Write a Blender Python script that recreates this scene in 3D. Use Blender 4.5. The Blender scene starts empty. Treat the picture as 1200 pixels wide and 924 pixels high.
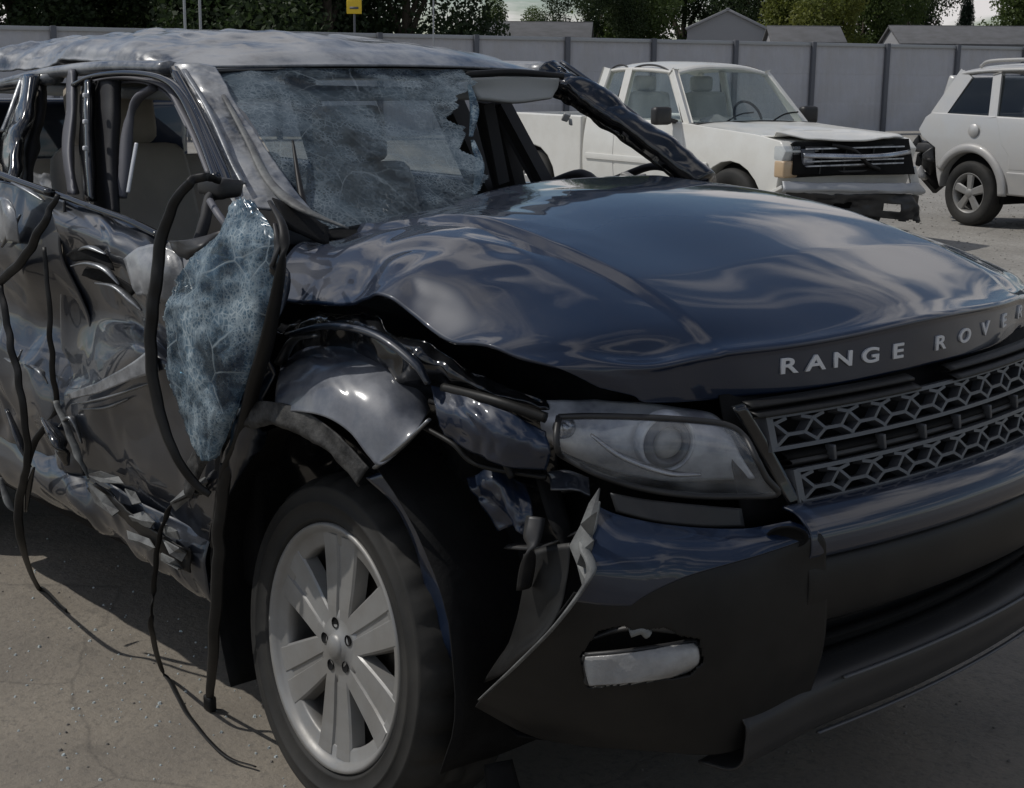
import bpy, bmesh, math, random
import numpy as np
from mathutils import Vector, Matrix, noise
from mathutils.bvhtree import BVHTree
random.seed(7)
R = math.radians
S = bpy.context.scene
COL = S.collection

# ------------------------------------------------------------------ camera
CAM = np.array([2.324, -2.537, 1.501]); YAW, PITCH, ROLL, FPX = R(137.2), R(-12.55), R(0.6), 1700.0
GZ = -0.06                                            # ground level; the front axle of the wreck is x = 0
_f = np.array([math.cos(PITCH)*math.cos(YAW), math.cos(PITCH)*math.sin(YAW), math.sin(PITCH)])
_r = np.cross(_f, [0, 0, 1]); _r /= np.linalg.norm(_r); _u = np.cross(_r, _f)
RT = math.cos(ROLL)*_r + math.sin(ROLL)*_u; UP = -math.sin(ROLL)*_r + math.cos(ROLL)*_u
cam = bpy.data.cameras.new('camera'); co = bpy.data.objects.new('camera', cam); COL.objects.link(co)
co.matrix_world = Matrix(((RT[0], UP[0], -_f[0], CAM[0]), (RT[1], UP[1], -_f[1], CAM[1]), (RT[2], UP[2], -_f[2], CAM[2]), (0, 0, 0, 1)))
cam.sensor_width = 36; cam.lens = FPX/1200*36; cam.clip_end = 2000; cam.clip_start = .05
S.camera = co

# ------------------------------------------------------------------ light
SUN = Vector((-.50, -.42, .80)).normalized()
w = bpy.data.worlds.new('World'); S.world = w; w.use_nodes = True
nt = w.node_tree; N = nt.nodes; LK = nt.links; N.clear()
def nd(t, **k):
    n = N.new(t)
    for a, b in k.items(): setattr(n, a, b)
    return n
sky = nd('ShaderNodeTexSky', sky_type='NISHITA', sun_disc=False, sun_elevation=math.asin(SUN.z), sun_rotation=math.atan2(SUN.x, SUN.y), air_density=1.0, dust_density=.3, ozone_density=2.6)
tc = nd('ShaderNodeTexCoord'); sx = nd('ShaderNodeSeparateXYZ'); LK.new(tc.outputs['Generated'], sx.inputs[0])
ad = nd('ShaderNodeMath', operation='ADD'); ad.inputs[1].default_value = .16
mx = nd('ShaderNodeMath', operation='MAXIMUM'); mx.inputs[1].default_value = .02
LK.new(sx.outputs[2], mx.inputs[0]); LK.new(mx.outputs[0], ad.inputs[0])
dx = nd('ShaderNodeMath', operation='DIVIDE'); dy = nd('ShaderNodeMath', operation='DIVIDE')
LK.new(sx.outputs[0], dx.inputs[0]); LK.new(ad.outputs[0], dx.inputs[1]); LK.new(sx.outputs[1], dy.inputs[0]); LK.new(ad.outputs[0], dy.inputs[1])
cx = nd('ShaderNodeCombineXYZ'); LK.new(dx.outputs[0], cx.inputs[0]); LK.new(dy.outputs[0], cx.inputs[1]); cx.inputs[2].default_value = 8.1
nz = nd('ShaderNodeTexNoise'); nz.inputs['Scale'].default_value = 1.75; nz.inputs['Detail'].default_value = 7; nz.inputs['Roughness'].default_value = .55; nz.inputs['Distortion'].default_value = .25
LK.new(cx.outputs[0], nz.inputs['Vector'])
rp = nd('ShaderNodeValToRGB'); rp.color_ramp.elements[0].position = .49; rp.color_ramp.elements[1].position = .60
LK.new(nz.outputs[0], rp.inputs[0])
mc = nd('ShaderNodeMixRGB'); LK.new(rp.outputs[0], mc.inputs[0]); LK.new(sky.outputs[0], mc.inputs[1]); mc.inputs[2].default_value = (11.5, 11.1, 11.0, 1)
bg = nd('ShaderNodeBackground'); bg.inputs[1].default_value = .085; LK.new(mc.outputs[0], bg.inputs[0])
LK.new(bg.outputs[0], nd('ShaderNodeOutputWorld').inputs[0])
sl = bpy.data.lights.new('sun', 'SUN'); so = bpy.data.objects.new('sun', sl); COL.objects.link(so)
sl.energy = 3.2; sl.angle = R(.6); sl.color = (1, .965, .91)
so.rotation_euler = SUN.to_track_quat('Z', 'Y').to_euler()
S.view_settings.view_transform = 'Standard'; S.view_settings.look = 'None'; S.view_settings.gamma = 1
S.view_settings.exposure = -0.45
S.cycles.max_bounces = 8; S.cycles.transparent_max_bounces = 24
try: S.cycles.use_denoising = True
except Exception: pass

# ------------------------------------------------------------------ helpers
def at(px, py, x=None, y=None, z=None, d=None):
    """world point on the sight line through a photo pixel, on the plane x=, y= or z=, or at depth d"""
    v = RT*(px-600)/FPX - UP*(py-462)/FPX + _f
    if x is not None: t = (x-CAM[0])/v[0]
    elif y is not None: t = (y-CAM[1])/v[1]
    elif z is not None: t = (z-CAM[2])/v[2]
    else: t = d
    return tuple(CAM+t*v)
A = lambda *l: [at(p[0], p[1], y=p[2]) for p in l]          # pixel, pixel, plane y

def link(name, me, mat, parent, smooth=True):
    if mat is not None:
        me.materials.clear(); me.materials.append(mat)
    if smooth:
        me.polygons.foreach_set('use_smooth', [True]*len(me.polygons))
    o = bpy.data.objects.new(name, me); COL.objects.link(o); o.parent = parent
    return o
def mesh(name, v, f, mat, parent=None, smooth=True):
    me = bpy.data.meshes.new(name); me.from_pydata([tuple(map(float, p)) for p in v], [], f); me.update()
    return link(name, me, mat, parent, smooth)
def empty(name, loc=(0, 0, 0), rz=0, parent=None):
    o = bpy.data.objects.new(name, None); COL.objects.link(o); o.location = loc; o.rotation_euler = (0, 0, rz); o.parent = parent
    o.empty_display_size = .1
    return o
def tag(o, label=None, cat=None, group=None, kind=None):
    for k, v in (('label', label), ('category', cat), ('group', group), ('kind', kind)):
        if v: o[k] = v
    return o
def spl(P, n):
    P = np.asarray(P, float); m = len(P)
    if m == 2: return P[0]+np.linspace(0, 1, n)[:, None]*(P[1]-P[0]) if P.ndim == 2 else P[0]+np.linspace(0, 1, n).reshape((-1,)+(1,)*(P.ndim-1))*(P[1]-P[0])
    E0 = 2*P[0]-P[1]; E1 = 2*P[-1]-P[-2]; Q = np.concatenate([E0[None], P, E1[None]])
    t = np.linspace(0, m-1, n); i = np.minimum(t.astype(int), m-2); t = (t-i).reshape((-1,)+(1,)*(P.ndim-1))
    a, b, c, d = Q[i], Q[i+1], Q[i+2], Q[i+3]
    return .5*(2*b+(c-a)*t+(2*a-5*b+4*c-d)*t*t+(3*b-a-3*c+d)*t**3)
def surf(ctrl, nu, nv):
    C = np.asarray(ctrl, float)                       # rows, cols, 3
    return spl(np.swapaxes(spl(np.swapaxes(C, 0, 1), nu), 0, 1), nv)
def gnorm(P):
    du = np.gradient(P, axis=1); dv = np.gradient(P, axis=0); n = np.cross(du, dv)
    return n/np.maximum(np.linalg.norm(n, axis=2, keepdims=True), 1e-9)
def crumple(P, amp, s, sd=0., wt=None, octs=3, blur=1):
    """dented sheet: a warped lattice of random heights joined by flat facets, so folds stay crisp"""
    n = gnorm(P); nv, nu = P.shape[:2]
    lu = np.concatenate([[0], np.cumsum(np.linalg.norm(np.diff(P, axis=1), axis=2).mean(0))]); lv = np.concatenate([[0], np.cumsum(np.linalg.norm(np.diff(P, axis=0), axis=2).mean(1))])
    U, V = np.meshgrid(lu, lv); D = np.zeros((nv, nu)); rg = np.random.default_rng(int(abs(sd)*100)+7)
    for o in range(octs):
        H = rg.uniform(-1, 1, (64, 64)); dg = rg.random((64, 64)) < .5; t = rg.uniform(.2, 1.2); q = s*2.6**o
        a = (U*math.cos(t)-V*math.sin(t))*q+20+.33*np.sin((U*1.3+V*2.1)*q*.9+sd)+.2*np.sin((U*3.1-V*1.7)*q*.8+2*sd); b = (U*math.sin(t)+V*math.cos(t))*q+20+.33*np.sin((U*2.3-V*1.1)*q*.9+sd*1.7)+.2*np.sin((U*.9+V*3.3)*q*.8)
        i = np.floor(a).astype(int); j = np.floor(b).astype(int); x = a-i; y = b-j; i %= 63; j %= 63
        h00, h10, h01, h11 = H[j, i], H[j, i+1], H[j+1, i], H[j+1, i+1]; d1 = dg[j, i]
        A1 = np.where(x > y, h00+(h10-h00)*x+(h11-h10)*y, h00+(h01-h00)*y+(h11-h01)*x)
        B1 = np.where(x+y < 1, h00+(h10-h00)*x+(h01-h00)*y, h11+(h01-h11)*(1-x)+(h10-h11)*(1-y))
        D += amp*.36**o*np.where(d1, A1, B1)
    for _ in range(blur):
        E = np.pad(D, 1, mode='edge'); D = (E[1:-1, 1:-1]*2+E[:-2, 1:-1]+E[2:, 1:-1]+E[1:-1, :-2]+E[1:-1, 2:])/6
    if wt is not None: D = D*wt
    return P+n*D[..., None]
def grid(name, P, mat, parent, keep=None, thick=.0, smooth=True):
    nv, nu = P.shape[:2]; f = []
    for j in range(nv-1):
        for i in range(nu-1):
            if keep is None or keep((i+.5)/(nu-1), (j+.5)/(nv-1)): f.append((j*nu+i, j*nu+i+1, (j+1)*nu+i+1, (j+1)*nu+i))
    o = mesh(name, P.reshape(-1, 3), f, mat, parent, smooth)
    if keep is not None:
        bm = bmesh.new(); bm.from_mesh(o.data); bmesh.ops.delete(bm, geom=[v for v in bm.verts if not v.link_faces], context='VERTS'); bm.to_mesh(o.data); bm.free()
    if thick:
        m = o.modifiers.new('thickness', 'SOLIDIFY'); m.thickness = thick; m.offset = 0
    return o
def patch(name, ctrl, mat, parent, nu=24, nv=24, thick=.004, cr=None, keep=None, fn=None):
    P = surf(ctrl, nu, nv)
    if fn: P = fn(P)
    if cr: P = crumple(P, *cr)
    return grid(name, P, mat, parent, keep, thick)
def tube(name, pts, r, mat, parent=None, n=None, sides=8, flat=1., up=(0, 0, 1), caps=True):
    if name == 'rubber_strip': r = [q*.78 for q in r]
    pts = np.asarray(pts, float); n = n or max(8, 6*len(pts))
    P = spl(pts, n) if len(pts) > 2 else np.linspace(pts[0], pts[1], 2); n = len(P)
    rr = spl(np.asarray(r, float)[:, None], n)[:, 0] if np.ndim(r) else np.full(n, r)
    if name == 'rubber_strip':                         # kinks in the torn seals
        P = P+np.array([[.010*noise.noise(Vector((i*.23, 3.1, len(pts)))), .006*noise.noise(Vector((i*.2, 8., 0))), 0] for i in range(n)])*np.linspace(1, 0, n)[:, None]; flat = min(flat, .38); P[:, 2] = np.maximum(P[:, 2], GZ+.007)
    T = np.gradient(P, axis=0); T /= np.maximum(np.linalg.norm(T, axis=1, keepdims=True), 1e-9)
    v = []; f = []; ref = np.array(up, float)
    for i in range(n):
        a = np.cross(T[i], ref)
        if np.linalg.norm(a) < .15: a = np.cross(T[i], [.7, .6, .1])
        a /= np.linalg.norm(a); b = np.cross(a, T[i])
        if i and np.dot(a, pa) < 0: a = -a; b = -b
        pa = a
        for k in range(sides):
            t = 2*math.pi*k/sides; v.append(P[i]+rr[i]*(math.cos(t)*a+flat*math.sin(t)*b))
    for i in range(n-1):
        for k in range(sides): f.append((i*sides+k, i*sides+(k+1) % sides, (i+1)*sides+(k+1) % sides, (i+1)*sides+k))
    if caps: f += [tuple(range(sides))[::-1], tuple((n-1)*sides+k for k in range(sides))]
    return mesh(name, v, f, mat, parent)
def lathe(name, prof, mat, parent=None, seg=64, fn=None, close=False):
    """profile (radius, y) turned round the y axis"""
    v = []; f = []; m = len(prof)
    for k in range(seg):
        t = 2*math.pi*k/seg
        for j, (r, y) in enumerate(prof):
            if fn: r, y = fn(r, y, j, k)
            v.append((r*math.cos(t), y, r*math.sin(t)))
    for k in range(seg):
        for j in range(m-1): f.append((k*m+j, k*m+j+1, ((k+1) % seg)*m+j+1, ((k+1) % seg)*m+j))
    if close: f.append(tuple(k*m for k in range(seg))); 
    return mesh(name, v, f, mat, parent)
def rbox(name, c, d, mat, parent=None, bev=.02, rot=(0, 0, 0), seg=2, taper=None, wob=0):
    bm = bmesh.new(); bmesh.ops.create_cube(bm, size=1)
    for v in bm.verts:
        v.co = Vector((v.co.x*d[0], v.co.y*d[1], v.co.z*d[2]))
        if taper and v.co.z > 0: v.co.x *= taper[0]; v.co.y *= taper[1]
    if bev: bmesh.ops.bevel(bm, geom=bm.edges[:], offset=bev, segments=seg, profile=.6, affect='EDGES')
    M = Matrix.Translation(c) @ Matrix.Rotation(rot[2], 4, 'Z') @ Matrix.Rotation(rot[1], 4, 'Y') @ Matrix.Rotation(rot[0], 4, 'X')
    if wob:
        for v in bm.verts: v.co += Vector(noise.noise_vector(v.co*9+Vector(c)))*wob
    bm.transform(M)
    me = bpy.data.meshes.new(name); bm.to_mesh(me); bm.free()
    o = link(name, me, mat, parent, True)
    return o
def bar(name, a, b, wd, ht, mat, parent=None, up=(0, 0, 1), bev=.004):
    a = Vector(a); b = Vector(b); d = b-a; x = d.normalized(); y = Vector(up).cross(x).normalized(); z = x.cross(y)
    bm = bmesh.new(); bmesh.ops.create_cube(bm, size=1)
    for v in bm.verts: v.co = (a+b)/2+x*v.co.x*d.length+y*v.co.y*wd+z*v.co.z*ht
    if bev: bmesh.ops.bevel(bm, geom=bm.edges[:], offset=bev, segments=1, affect='EDGES')
    me = bpy.data.meshes.new(name); bm.to_mesh(me); bm.free()
    return link(name, me, mat, parent, False)
def prism(name, poly, y0, y1, mat, parent=None, bev=.03, seg=3, curve=None):
    """side outline (x, z) pushed from y0 to y1"""
    bm = bmesh.new(); vs = [bm.verts.new((x, y0, z)) for x, z in poly]; fc = bm.faces.new(vs)
    e = bmesh.ops.extrude_face_region(bm, geom=[fc]); bmesh.ops.translate(bm, verts=[q for q in e['geom'] if isinstance(q, bmesh.types.BMVert)], vec=(0, y1-y0, 0))
    bmesh.ops.recalc_face_normals(bm, faces=bm.faces[:])
    if curve:                                          # (height of the widest line, fall-off): body sides that bulge
        for z in np.arange(.45, 1.15, .08): bmesh.ops.bisect_plane(bm, geom=bm.verts[:]+bm.edges[:]+bm.faces[:], plane_co=(0, 0, z), plane_no=(0, 0, 1))
        for v in bm.verts: v.co.y *= 1-curve[1]*((v.co.z-curve[0])/.4)**2
    me = bpy.data.meshes.new(name); bm.to_mesh(me); bm.free()
    o = link(name, me, mat, parent, bool(bev))
    if bev:
        m = o.modifiers.new('bevel', 'BEVEL'); m.width = bev; m.segments = seg; m.limit_method = 'ANGLE'; m.angle_limit = R(40); m.harden_normals = False
    if bev: m = o.modifiers.new('wn', 'WEIGHTED_NORMAL')
    return o
def quadpanel(name, pts, mat, parent=None, th=0):
    o = mesh(name, pts, [tuple(range(len(pts)))], mat, parent, False)
    return o

# ------------------------------------------------------------------ materials
def mat(name, col, rough=.5, metal=0., coat=0., var=None, bump=None, dust=None, spec=.5, alpha=None, roughvar=0, wear=None):
    m = bpy.data.materials.new(name); m.use_nodes = True; t = m.node_tree; n = t.nodes; l = t.links; b = n['Principled BSDF']
    b.inputs['Base Color'].default_value = (*col, 1); b.inputs['Roughness'].default_value = rough; b.inputs['Metallic'].default_value = metal
    b.inputs['Specular IOR Level'].default_value = spec
    if coat: b.inputs['Coat Weight'].default_value = coat; b.inputs['Coat Roughness'].default_value = .03
    tcn = n.new('ShaderNodeTexCoord'); ob = tcn.outputs['Object']
    def nse(s, d=5, ro=.6):
        q = n.new('ShaderNodeTexNoise'); q.inputs['Scale'].default_value = s; q.inputs['Detail'].default_value = d; q.inputs['Roughness'].default_value = ro; l.new(ob, q.inputs['Vector']); return q.outputs[0]
    def ramp(o, a, c):
        q = n.new('ShaderNodeMapRange'); q.inputs[1].default_value = a; q.inputs[2].default_value = c; l.new(o, q.inputs[0]); return q.outputs[0]
    cur = None
    def mix(fac, c2, first):
        q = n.new('ShaderNodeMixRGB'); l.new(fac, q.inputs[0])
        if first is None: q.inputs[1].default_value = (*col, 1)
        else: l.new(first, q.inputs[1])
        q.inputs[2].default_value = (*c2, 1); return q.outputs[0]
    if var:                                            # (scale, second colour)
        cur = mix(ramp(nse(var[0]), .35, .65), var[1], cur)
    if wear:                                           # (scale, colour, lo, hi)
        cur = mix(ramp(nse(wear[0], 8, .7), wear[2], wear[3]), wear[1], cur)
    if dust:                                           # (scale, colour, amount)
        f = ramp(nse(dust[0], 8, .68), .40, .75); q = n.new('ShaderNodeMath'); q.operation = 'MULTIPLY'; q.inputs[1].default_value = dust[2]; l.new(f, q.inputs[0])
        cur = mix(q.outputs[0], dust[1], cur)
        q2 = n.new('ShaderNodeMath'); q2.operation = 'MULTIPLY_ADD'; q2.inputs[1].default_value = .6; q2.inputs[2].default_value = rough; l.new(q.outputs[0], q2.inputs[0]); l.new(q2.outputs[0], b.inputs['Roughness'])
        if coat:
            q3 = n.new('ShaderNodeMath'); q3.operation = 'SUBTRACT'; q3.inputs[0].default_value = coat; l.new(q.outputs[0], q3.inputs[1]); l.new(q3.outputs[0], b.inputs['Coat Weight'])
            q4 = n.new('ShaderNodeMath'); q4.operation = 'MULTIPLY_ADD'; q4.inputs[1].default_value = .35; q4.inputs[2].default_value = .035; l.new(q.outputs[0], q4.inputs[0]); l.new(q4.outputs[0], b.inputs['Coat Roughness'])
    if cur is not None: l.new(cur, b.inputs['Base Color'])
    if bump:
        q = n.new('ShaderNodeBump'); q.inputs['Strength'].default_value = bump[1]; q.inputs['Distance'].default_value = bump[2] if len(bump) > 2 else .01
        l.new(nse(bump[0], 6), q.inputs['Height']); l.new(q.outputs[0], b.inputs['Normal'])
        if coat: l.new(q.outputs[0], b.inputs['Coat Normal'])
    return m
def glassmat(name, tint, gloss=.9, haze=0., crack=None, hazecol=(.4, .46, .5), grough=.03, blot=(4.5, .36, .66), crackcol=(.6, .65, .68)):
    """clear pane; crack = (scale, width, strength): shattered laminated glass"""
    m = bpy.data.materials.new(name); m.use_nodes = True; t = m.node_tree; n = t.nodes; l = t.links; n.clear()
    out = n.new('ShaderNodeOutputMaterial'); tr = n.new('ShaderNodeBsdfTransparent'); tr.inputs[0].default_value = (*tint, 1)
    gl = n.new('ShaderNodeBsdfGlossy'); gl.inputs['Roughness'].default_value = grough; gl.inputs[0].default_value = (gloss, gloss, gloss, 1)
    fr = n.new('ShaderNodeFresnel'); ge = n.new('ShaderNodeNewGeometry'); io = n.new('ShaderNodeMath'); io.operation = 'MULTIPLY_ADD'; io.inputs[1].default_value = -.8333; io.inputs[2].default_value = 1.5; l.new(ge.outputs['Backfacing'], io.inputs[0]); l.new(io.outputs[0], fr.inputs[0])
    mx = n.new('ShaderNodeMixShader'); l.new(fr.outputs[0], mx.inputs[0]); l.new(tr.outputs[0], mx.inputs[1]); l.new(gl.outputs[0], mx.inputs[2])
    last = mx.outputs[0]
    if crack or haze:
        tcn = n.new('ShaderNodeTexCoord'); df = n.new('ShaderNodeBsdfDiffuse'); df.inputs[0].default_value = (*hazecol, 1)
        tl = n.new('ShaderNodeBsdfTranslucent'); tl.inputs[0].default_value = (*hazecol, 1); dm = n.new('ShaderNodeMixShader'); dm.inputs[0].default_value = .35
        l.new(df.outputs[0], dm.inputs[1]); l.new(tl.outputs[0], dm.inputs[2])
        val = None
        def mth(op, a, b):
            q = n.new('ShaderNodeMath'); q.operation = op; q.use_clamp = True
            for i, z in enumerate((a, b)):
                if isinstance(z, (int, float)): q.inputs[i].default_value = z
                else: l.new(z, q.inputs[i])
            return q.outputs[0]
        def mr(o, a, b, c, d):
            q = n.new('ShaderNodeMapRange')
            for i, z in enumerate((a, b, c, d)): q.inputs[i+1].default_value = z
            l.new(o, q.inputs[0]); return q.outputs[0]
        hz = n.new('ShaderNodeTexNoise'); hz.inputs['Scale'].default_value = blot[0]; hz.inputs['Detail'].default_value = 7; hz.inputs['Roughness'].default_value = .65; l.new(tcn.outputs['Object'], hz.inputs['Vector'])
        hzf = mr(hz.outputs[0], blot[1], blot[2], .10, 1.)
        if crack:
            wv = n.new('ShaderNodeTexNoise'); wv.inputs['Scale'].default_value = 9; wv.inputs['Detail'].default_value = 3; l.new(tcn.outputs['Object'], wv.inputs['Vector'])
            vm = n.new('ShaderNodeVectorMath'); vm.operation = 'MULTIPLY_ADD'; vm.inputs[1].default_value = (.018, .018, .018); l.new(wv.outputs[1], vm.inputs[0]); l.new(tcn.outputs['Object'], vm.inputs[2])
            for k, (sc, wd, st) in enumerate(crack):
                vo = n.new('ShaderNodeTexVoronoi'); vo.feature = 'DISTANCE_TO_EDGE'; vo.inputs['Scale'].default_value = sc; l.new(vm.outputs[0], vo.inputs['Vector'])
                c = mr(vo.outputs[0], 0, wd, st, 0)
                if k:
                    h2 = n.new('ShaderNodeTexNoise'); h2.inputs['Scale'].default_value = 3+3*k; h2.inputs['Detail'].default_value = 4; l.new(tcn.outputs['Object'], h2.inputs['Vector'])
                    c = mth('MULTIPLY', mth('MULTIPLY', c, hzf), mr(h2.outputs[0], .38, .62, .1, 1.))
                val = c if val is None else mth('MAXIMUM', val, c)
            vc = n.new('ShaderNodeTexVoronoi'); vc.inputs['Scale'].default_value = crack[-1][0]; l.new(vm.outputs[0], vc.inputs['Vector'])
            bp = n.new('ShaderNodeBump'); bp.inputs['Strength'].default_value = .5; bp.inputs['Distance'].default_value = .01; l.new(vc.outputs['Color'], bp.inputs['Height'])
            l.new(bp.outputs[0], gl.inputs['Normal']); l.new(bp.outputs[0], fr.inputs['Normal'])
        h = mth('MULTIPLY', hzf, haze)
        m2 = n.new('ShaderNodeMixShader'); l.new(h, m2.inputs[0]); l.new(last, m2.inputs[1]); l.new(dm.outputs[0], m2.inputs[2]); last = m2.outputs[0]
        if val is not None:
            wd_ = n.new('ShaderNodeBsdfDiffuse'); wd_.inputs[0].default_value = (*crackcol, 1); m3 = n.new('ShaderNodeMixShader'); l.new(val, m3.inputs[0]); l.new(last, m3.inputs[1]); l.new(wd_.outputs[0], m3.inputs[2]); last = m3.outputs[0]
    l.new(last, out.inputs[0]); return m

DUST = (.16, .145, .125)
M = dict(
 paint=mat('navy_paint', (.0035, .0105, .029), .45, .0, coat=1., spec=.3, dust=(9, DUST, .035)),
 paintd=mat('navy_paint_scraped', (.004, .008, .017), .40, .0, coat=.95, dust=(6, (.17, .165, .16), .10), wear=(11, (.18, .19, .20), .72, .76)),
 paintg=mat('navy_paint_dusty', (.006, .012, .03), .3, coat=.8, dust=(3.5, (.34, .35, .37), .62), bump=(12, .05, .01)),
 roofp=mat('navy_paint_crushed', (.02, .026, .036), .3, coat=.7, dust=(10, (.27, .275, .28), .55), bump=(25, .08, .01), wear=(5, (.30, .31, .325), .36, .62)),
 raw=mat('torn_metal', (.33, .34, .35), .38, .85, var=(9, (.16, .165, .17)), bump=(22, .25)),
 black=mat('black_plastic', (.012, .012, .013), .45, var=(8, (.02, .02, .021)), dust=(9, DUST, .14), bump=(60, .06, .004)),
 dull=mat('dark_grey_plastic', (.010, .010, .010), .46, spec=.28, dust=(6, DUST, .06), bump=(70, .05, .003)),
 lipgrey=mat('lip_grey_plastic', (.026, .026, .027), .42, spec=.4, dust=(6, DUST, .1)),
 dirty=mat('dirty_arch_plastic', (.012, .012, .012), .6, spec=.3, dust=(22, (.2, .195, .185), .45), bump=(40, .5, .01)),
 gloss=mat('gloss_black', (.006, .007, .009), .15, coat=.6, dust=(8, DUST, .08)),
 rub=mat('black_rubber', (.008, .008, .008), .5, spec=.3, dust=(14, DUST, .05), bump=(40, .15, .004)),
 tyre=mat('tyre_rubber', (.015, .015, .0145), .65, spec=.3, dust=(2.5, (.13, .12, .105), .28), bump=(60, .1, .002)),
 alloy=mat('silver_alloy', (.28, .28, .275), .40, .3, var=(6, (.21, .205, .195)), dust=(11, (.24, .22, .19), .4)),
 brake=mat('rusty_brake', (.10, .085, .07), .6, .5, var=(12, (.05, .04, .035))),
 dark=mat('engine_bay_black', (.006, .006, .0065), .8, spec=.15, var=(9, (.011, .011, .011)), bump=(30, .3, .01)),
 inner=mat('interior_black', (.014, .014, .017), .7, bump=(50, .1, .004)),
 seat=mat('beige_seat_leather', (.50, .45, .38), .55, var=(7, (.42, .375, .315)), bump=(12, .2, .01)),
 visor=mat('grey_visor_fabric', (.36, .365, .35), .85, bump=(90, .1, .003)),
 seal=mat('grey_rubber_seal', (.11, .11, .125), .55, bump=(30, .15, .004)),
 grille=mat('grey_grille_plastic', (.09, .095, .105), .38, .3, dust=(14, DUST, .2)),
 letter=mat('silver_letter', (.62, .63, .65), .4, .15),
 lampin=mat('lamp_reflector', (.70, .72, .75), .35, .2, var=(10, (.22, .23, .27))),
 lampdk=mat('lamp_bezel', (.06, .065, .08), .3),
 fog=mat('fog_lamp_lens', (.42, .42, .41), .35, coat=.3, var=(9, (.26, .26, .26)), dust=(12, DUST, .5), bump=(45, .35, .006)),
 torn=mat('torn_plastic_edge', (.17, .175, .17), .6, var=(16, (.07, .07, .07)), bump=(50, .4, .006)),
 wind=glassmat('shattered_windscreen', (.62, .70, .74), gloss=.30, grough=.22, blot=(3.8, .37, .56), crackcol=(.38, .44, .48), crack=((6, .010, .25), (17, .04, .30), (48, .11, .36), (95, .16, .45)), haze=.72, hazecol=(.135, .18, .22)),
 sheet=glassmat('crazed_window_film', (.35, .5, .62), gloss=.5, grough=.15, blot=(9, .40, .60), crackcol=(.5, .56, .58), crack=((8, .02, .35), (24, .05, .55), (60, .13, .7), (120, .2, .7)), haze=.62, hazecol=(.20, .31, .40)),
 lens=glassmat('headlamp_lens', (.92, .94, .96), gloss=.9, haze=.30, blot=(7, .35, .65), hazecol=(.50, .53, .57)),
 clear=glassmat('tinted_window', (.90, .95, .94), gloss=.8, haze=.20, hazecol=(.40, .46, .46)),
 privacy=glassmat('privacy_window', (.28, .30, .31)),
 white=mat('white_car_paint', (.70, .69, .645), .35, coat=.5, dust=(4, (.45, .42, .36), .35), bump=(2, .03, .01)),
 silver=mat('pale_silver_paint', (.52, .515, .50), .35, .25, coat=.5, dust=(4, (.42, .39, .34), .35)),
 silverl=mat('grey_cladding_paint', (.36, .355, .345), .4, .2, coat=.3, dust=(5, (.4, .37, .32), .4)),
 chrome=mat('dull_chrome', (.5, .51, .53), .25, .9, var=(7, (.3, .3, .32))),
 amber=mat('amber_lens', (.50, .36, .22), .3, coat=.5),
 fence=mat('grey_fence_sheet', (.47, .475, .51), .6, var=(.7, (.41, .415, .445)), dust=(1.1, (.36, .33, .29), .5)),
 post=mat('dark_fence_post', (.10, .105, .12), .6),
 steel=mat('galvanised_steel', (.36, .37, .38), .5, .4),
 shed=mat('grey_shed_cladding', (.33, .33, .34), .7),
 roof=mat('grey_shingle', (.12, .12, .125), .9, var=(3, (.09, .09, .09))),
 bark=mat('bark', (.07, .055, .04), .9, bump=(12, .6, .03)),
 yellow=mat('yellow_sign_paint', (.75, .52, .03), .5),
)
def leafmat(name, a, b):
    m = mat(name, a, .6, var=(.9, b)); bs = m.node_tree.nodes['Principled BSDF']; t = m.node_tree; tl = t.nodes.new('ShaderNodeBsdfTranslucent'); mxs = t.nodes.new('ShaderNodeMixShader'); mxs.inputs[0].default_value = .45
    src = bs.inputs['Base Color'].links[0].from_socket; t.links.new(src, tl.inputs[0]); t.links.new(bs.outputs[0], mxs.inputs[1]); t.links.new(tl.outputs[0], mxs.inputs[2]); t.links.new(mxs.outputs[0], t.nodes['Material Output'].inputs[0])
    return m
LEAF = [leafmat('dark_leaf', (.028, .05, .018), (.05, .075, .025)), leafmat('mid_leaf', (.075, .115, .030), (.11, .15, .038)), leafmat('yellow_leaf', (.19, .20, .04), (.11, .15, .035)), leafmat('conifer_leaf', (.02, .042, .025), (.035, .06, .03))]

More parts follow.
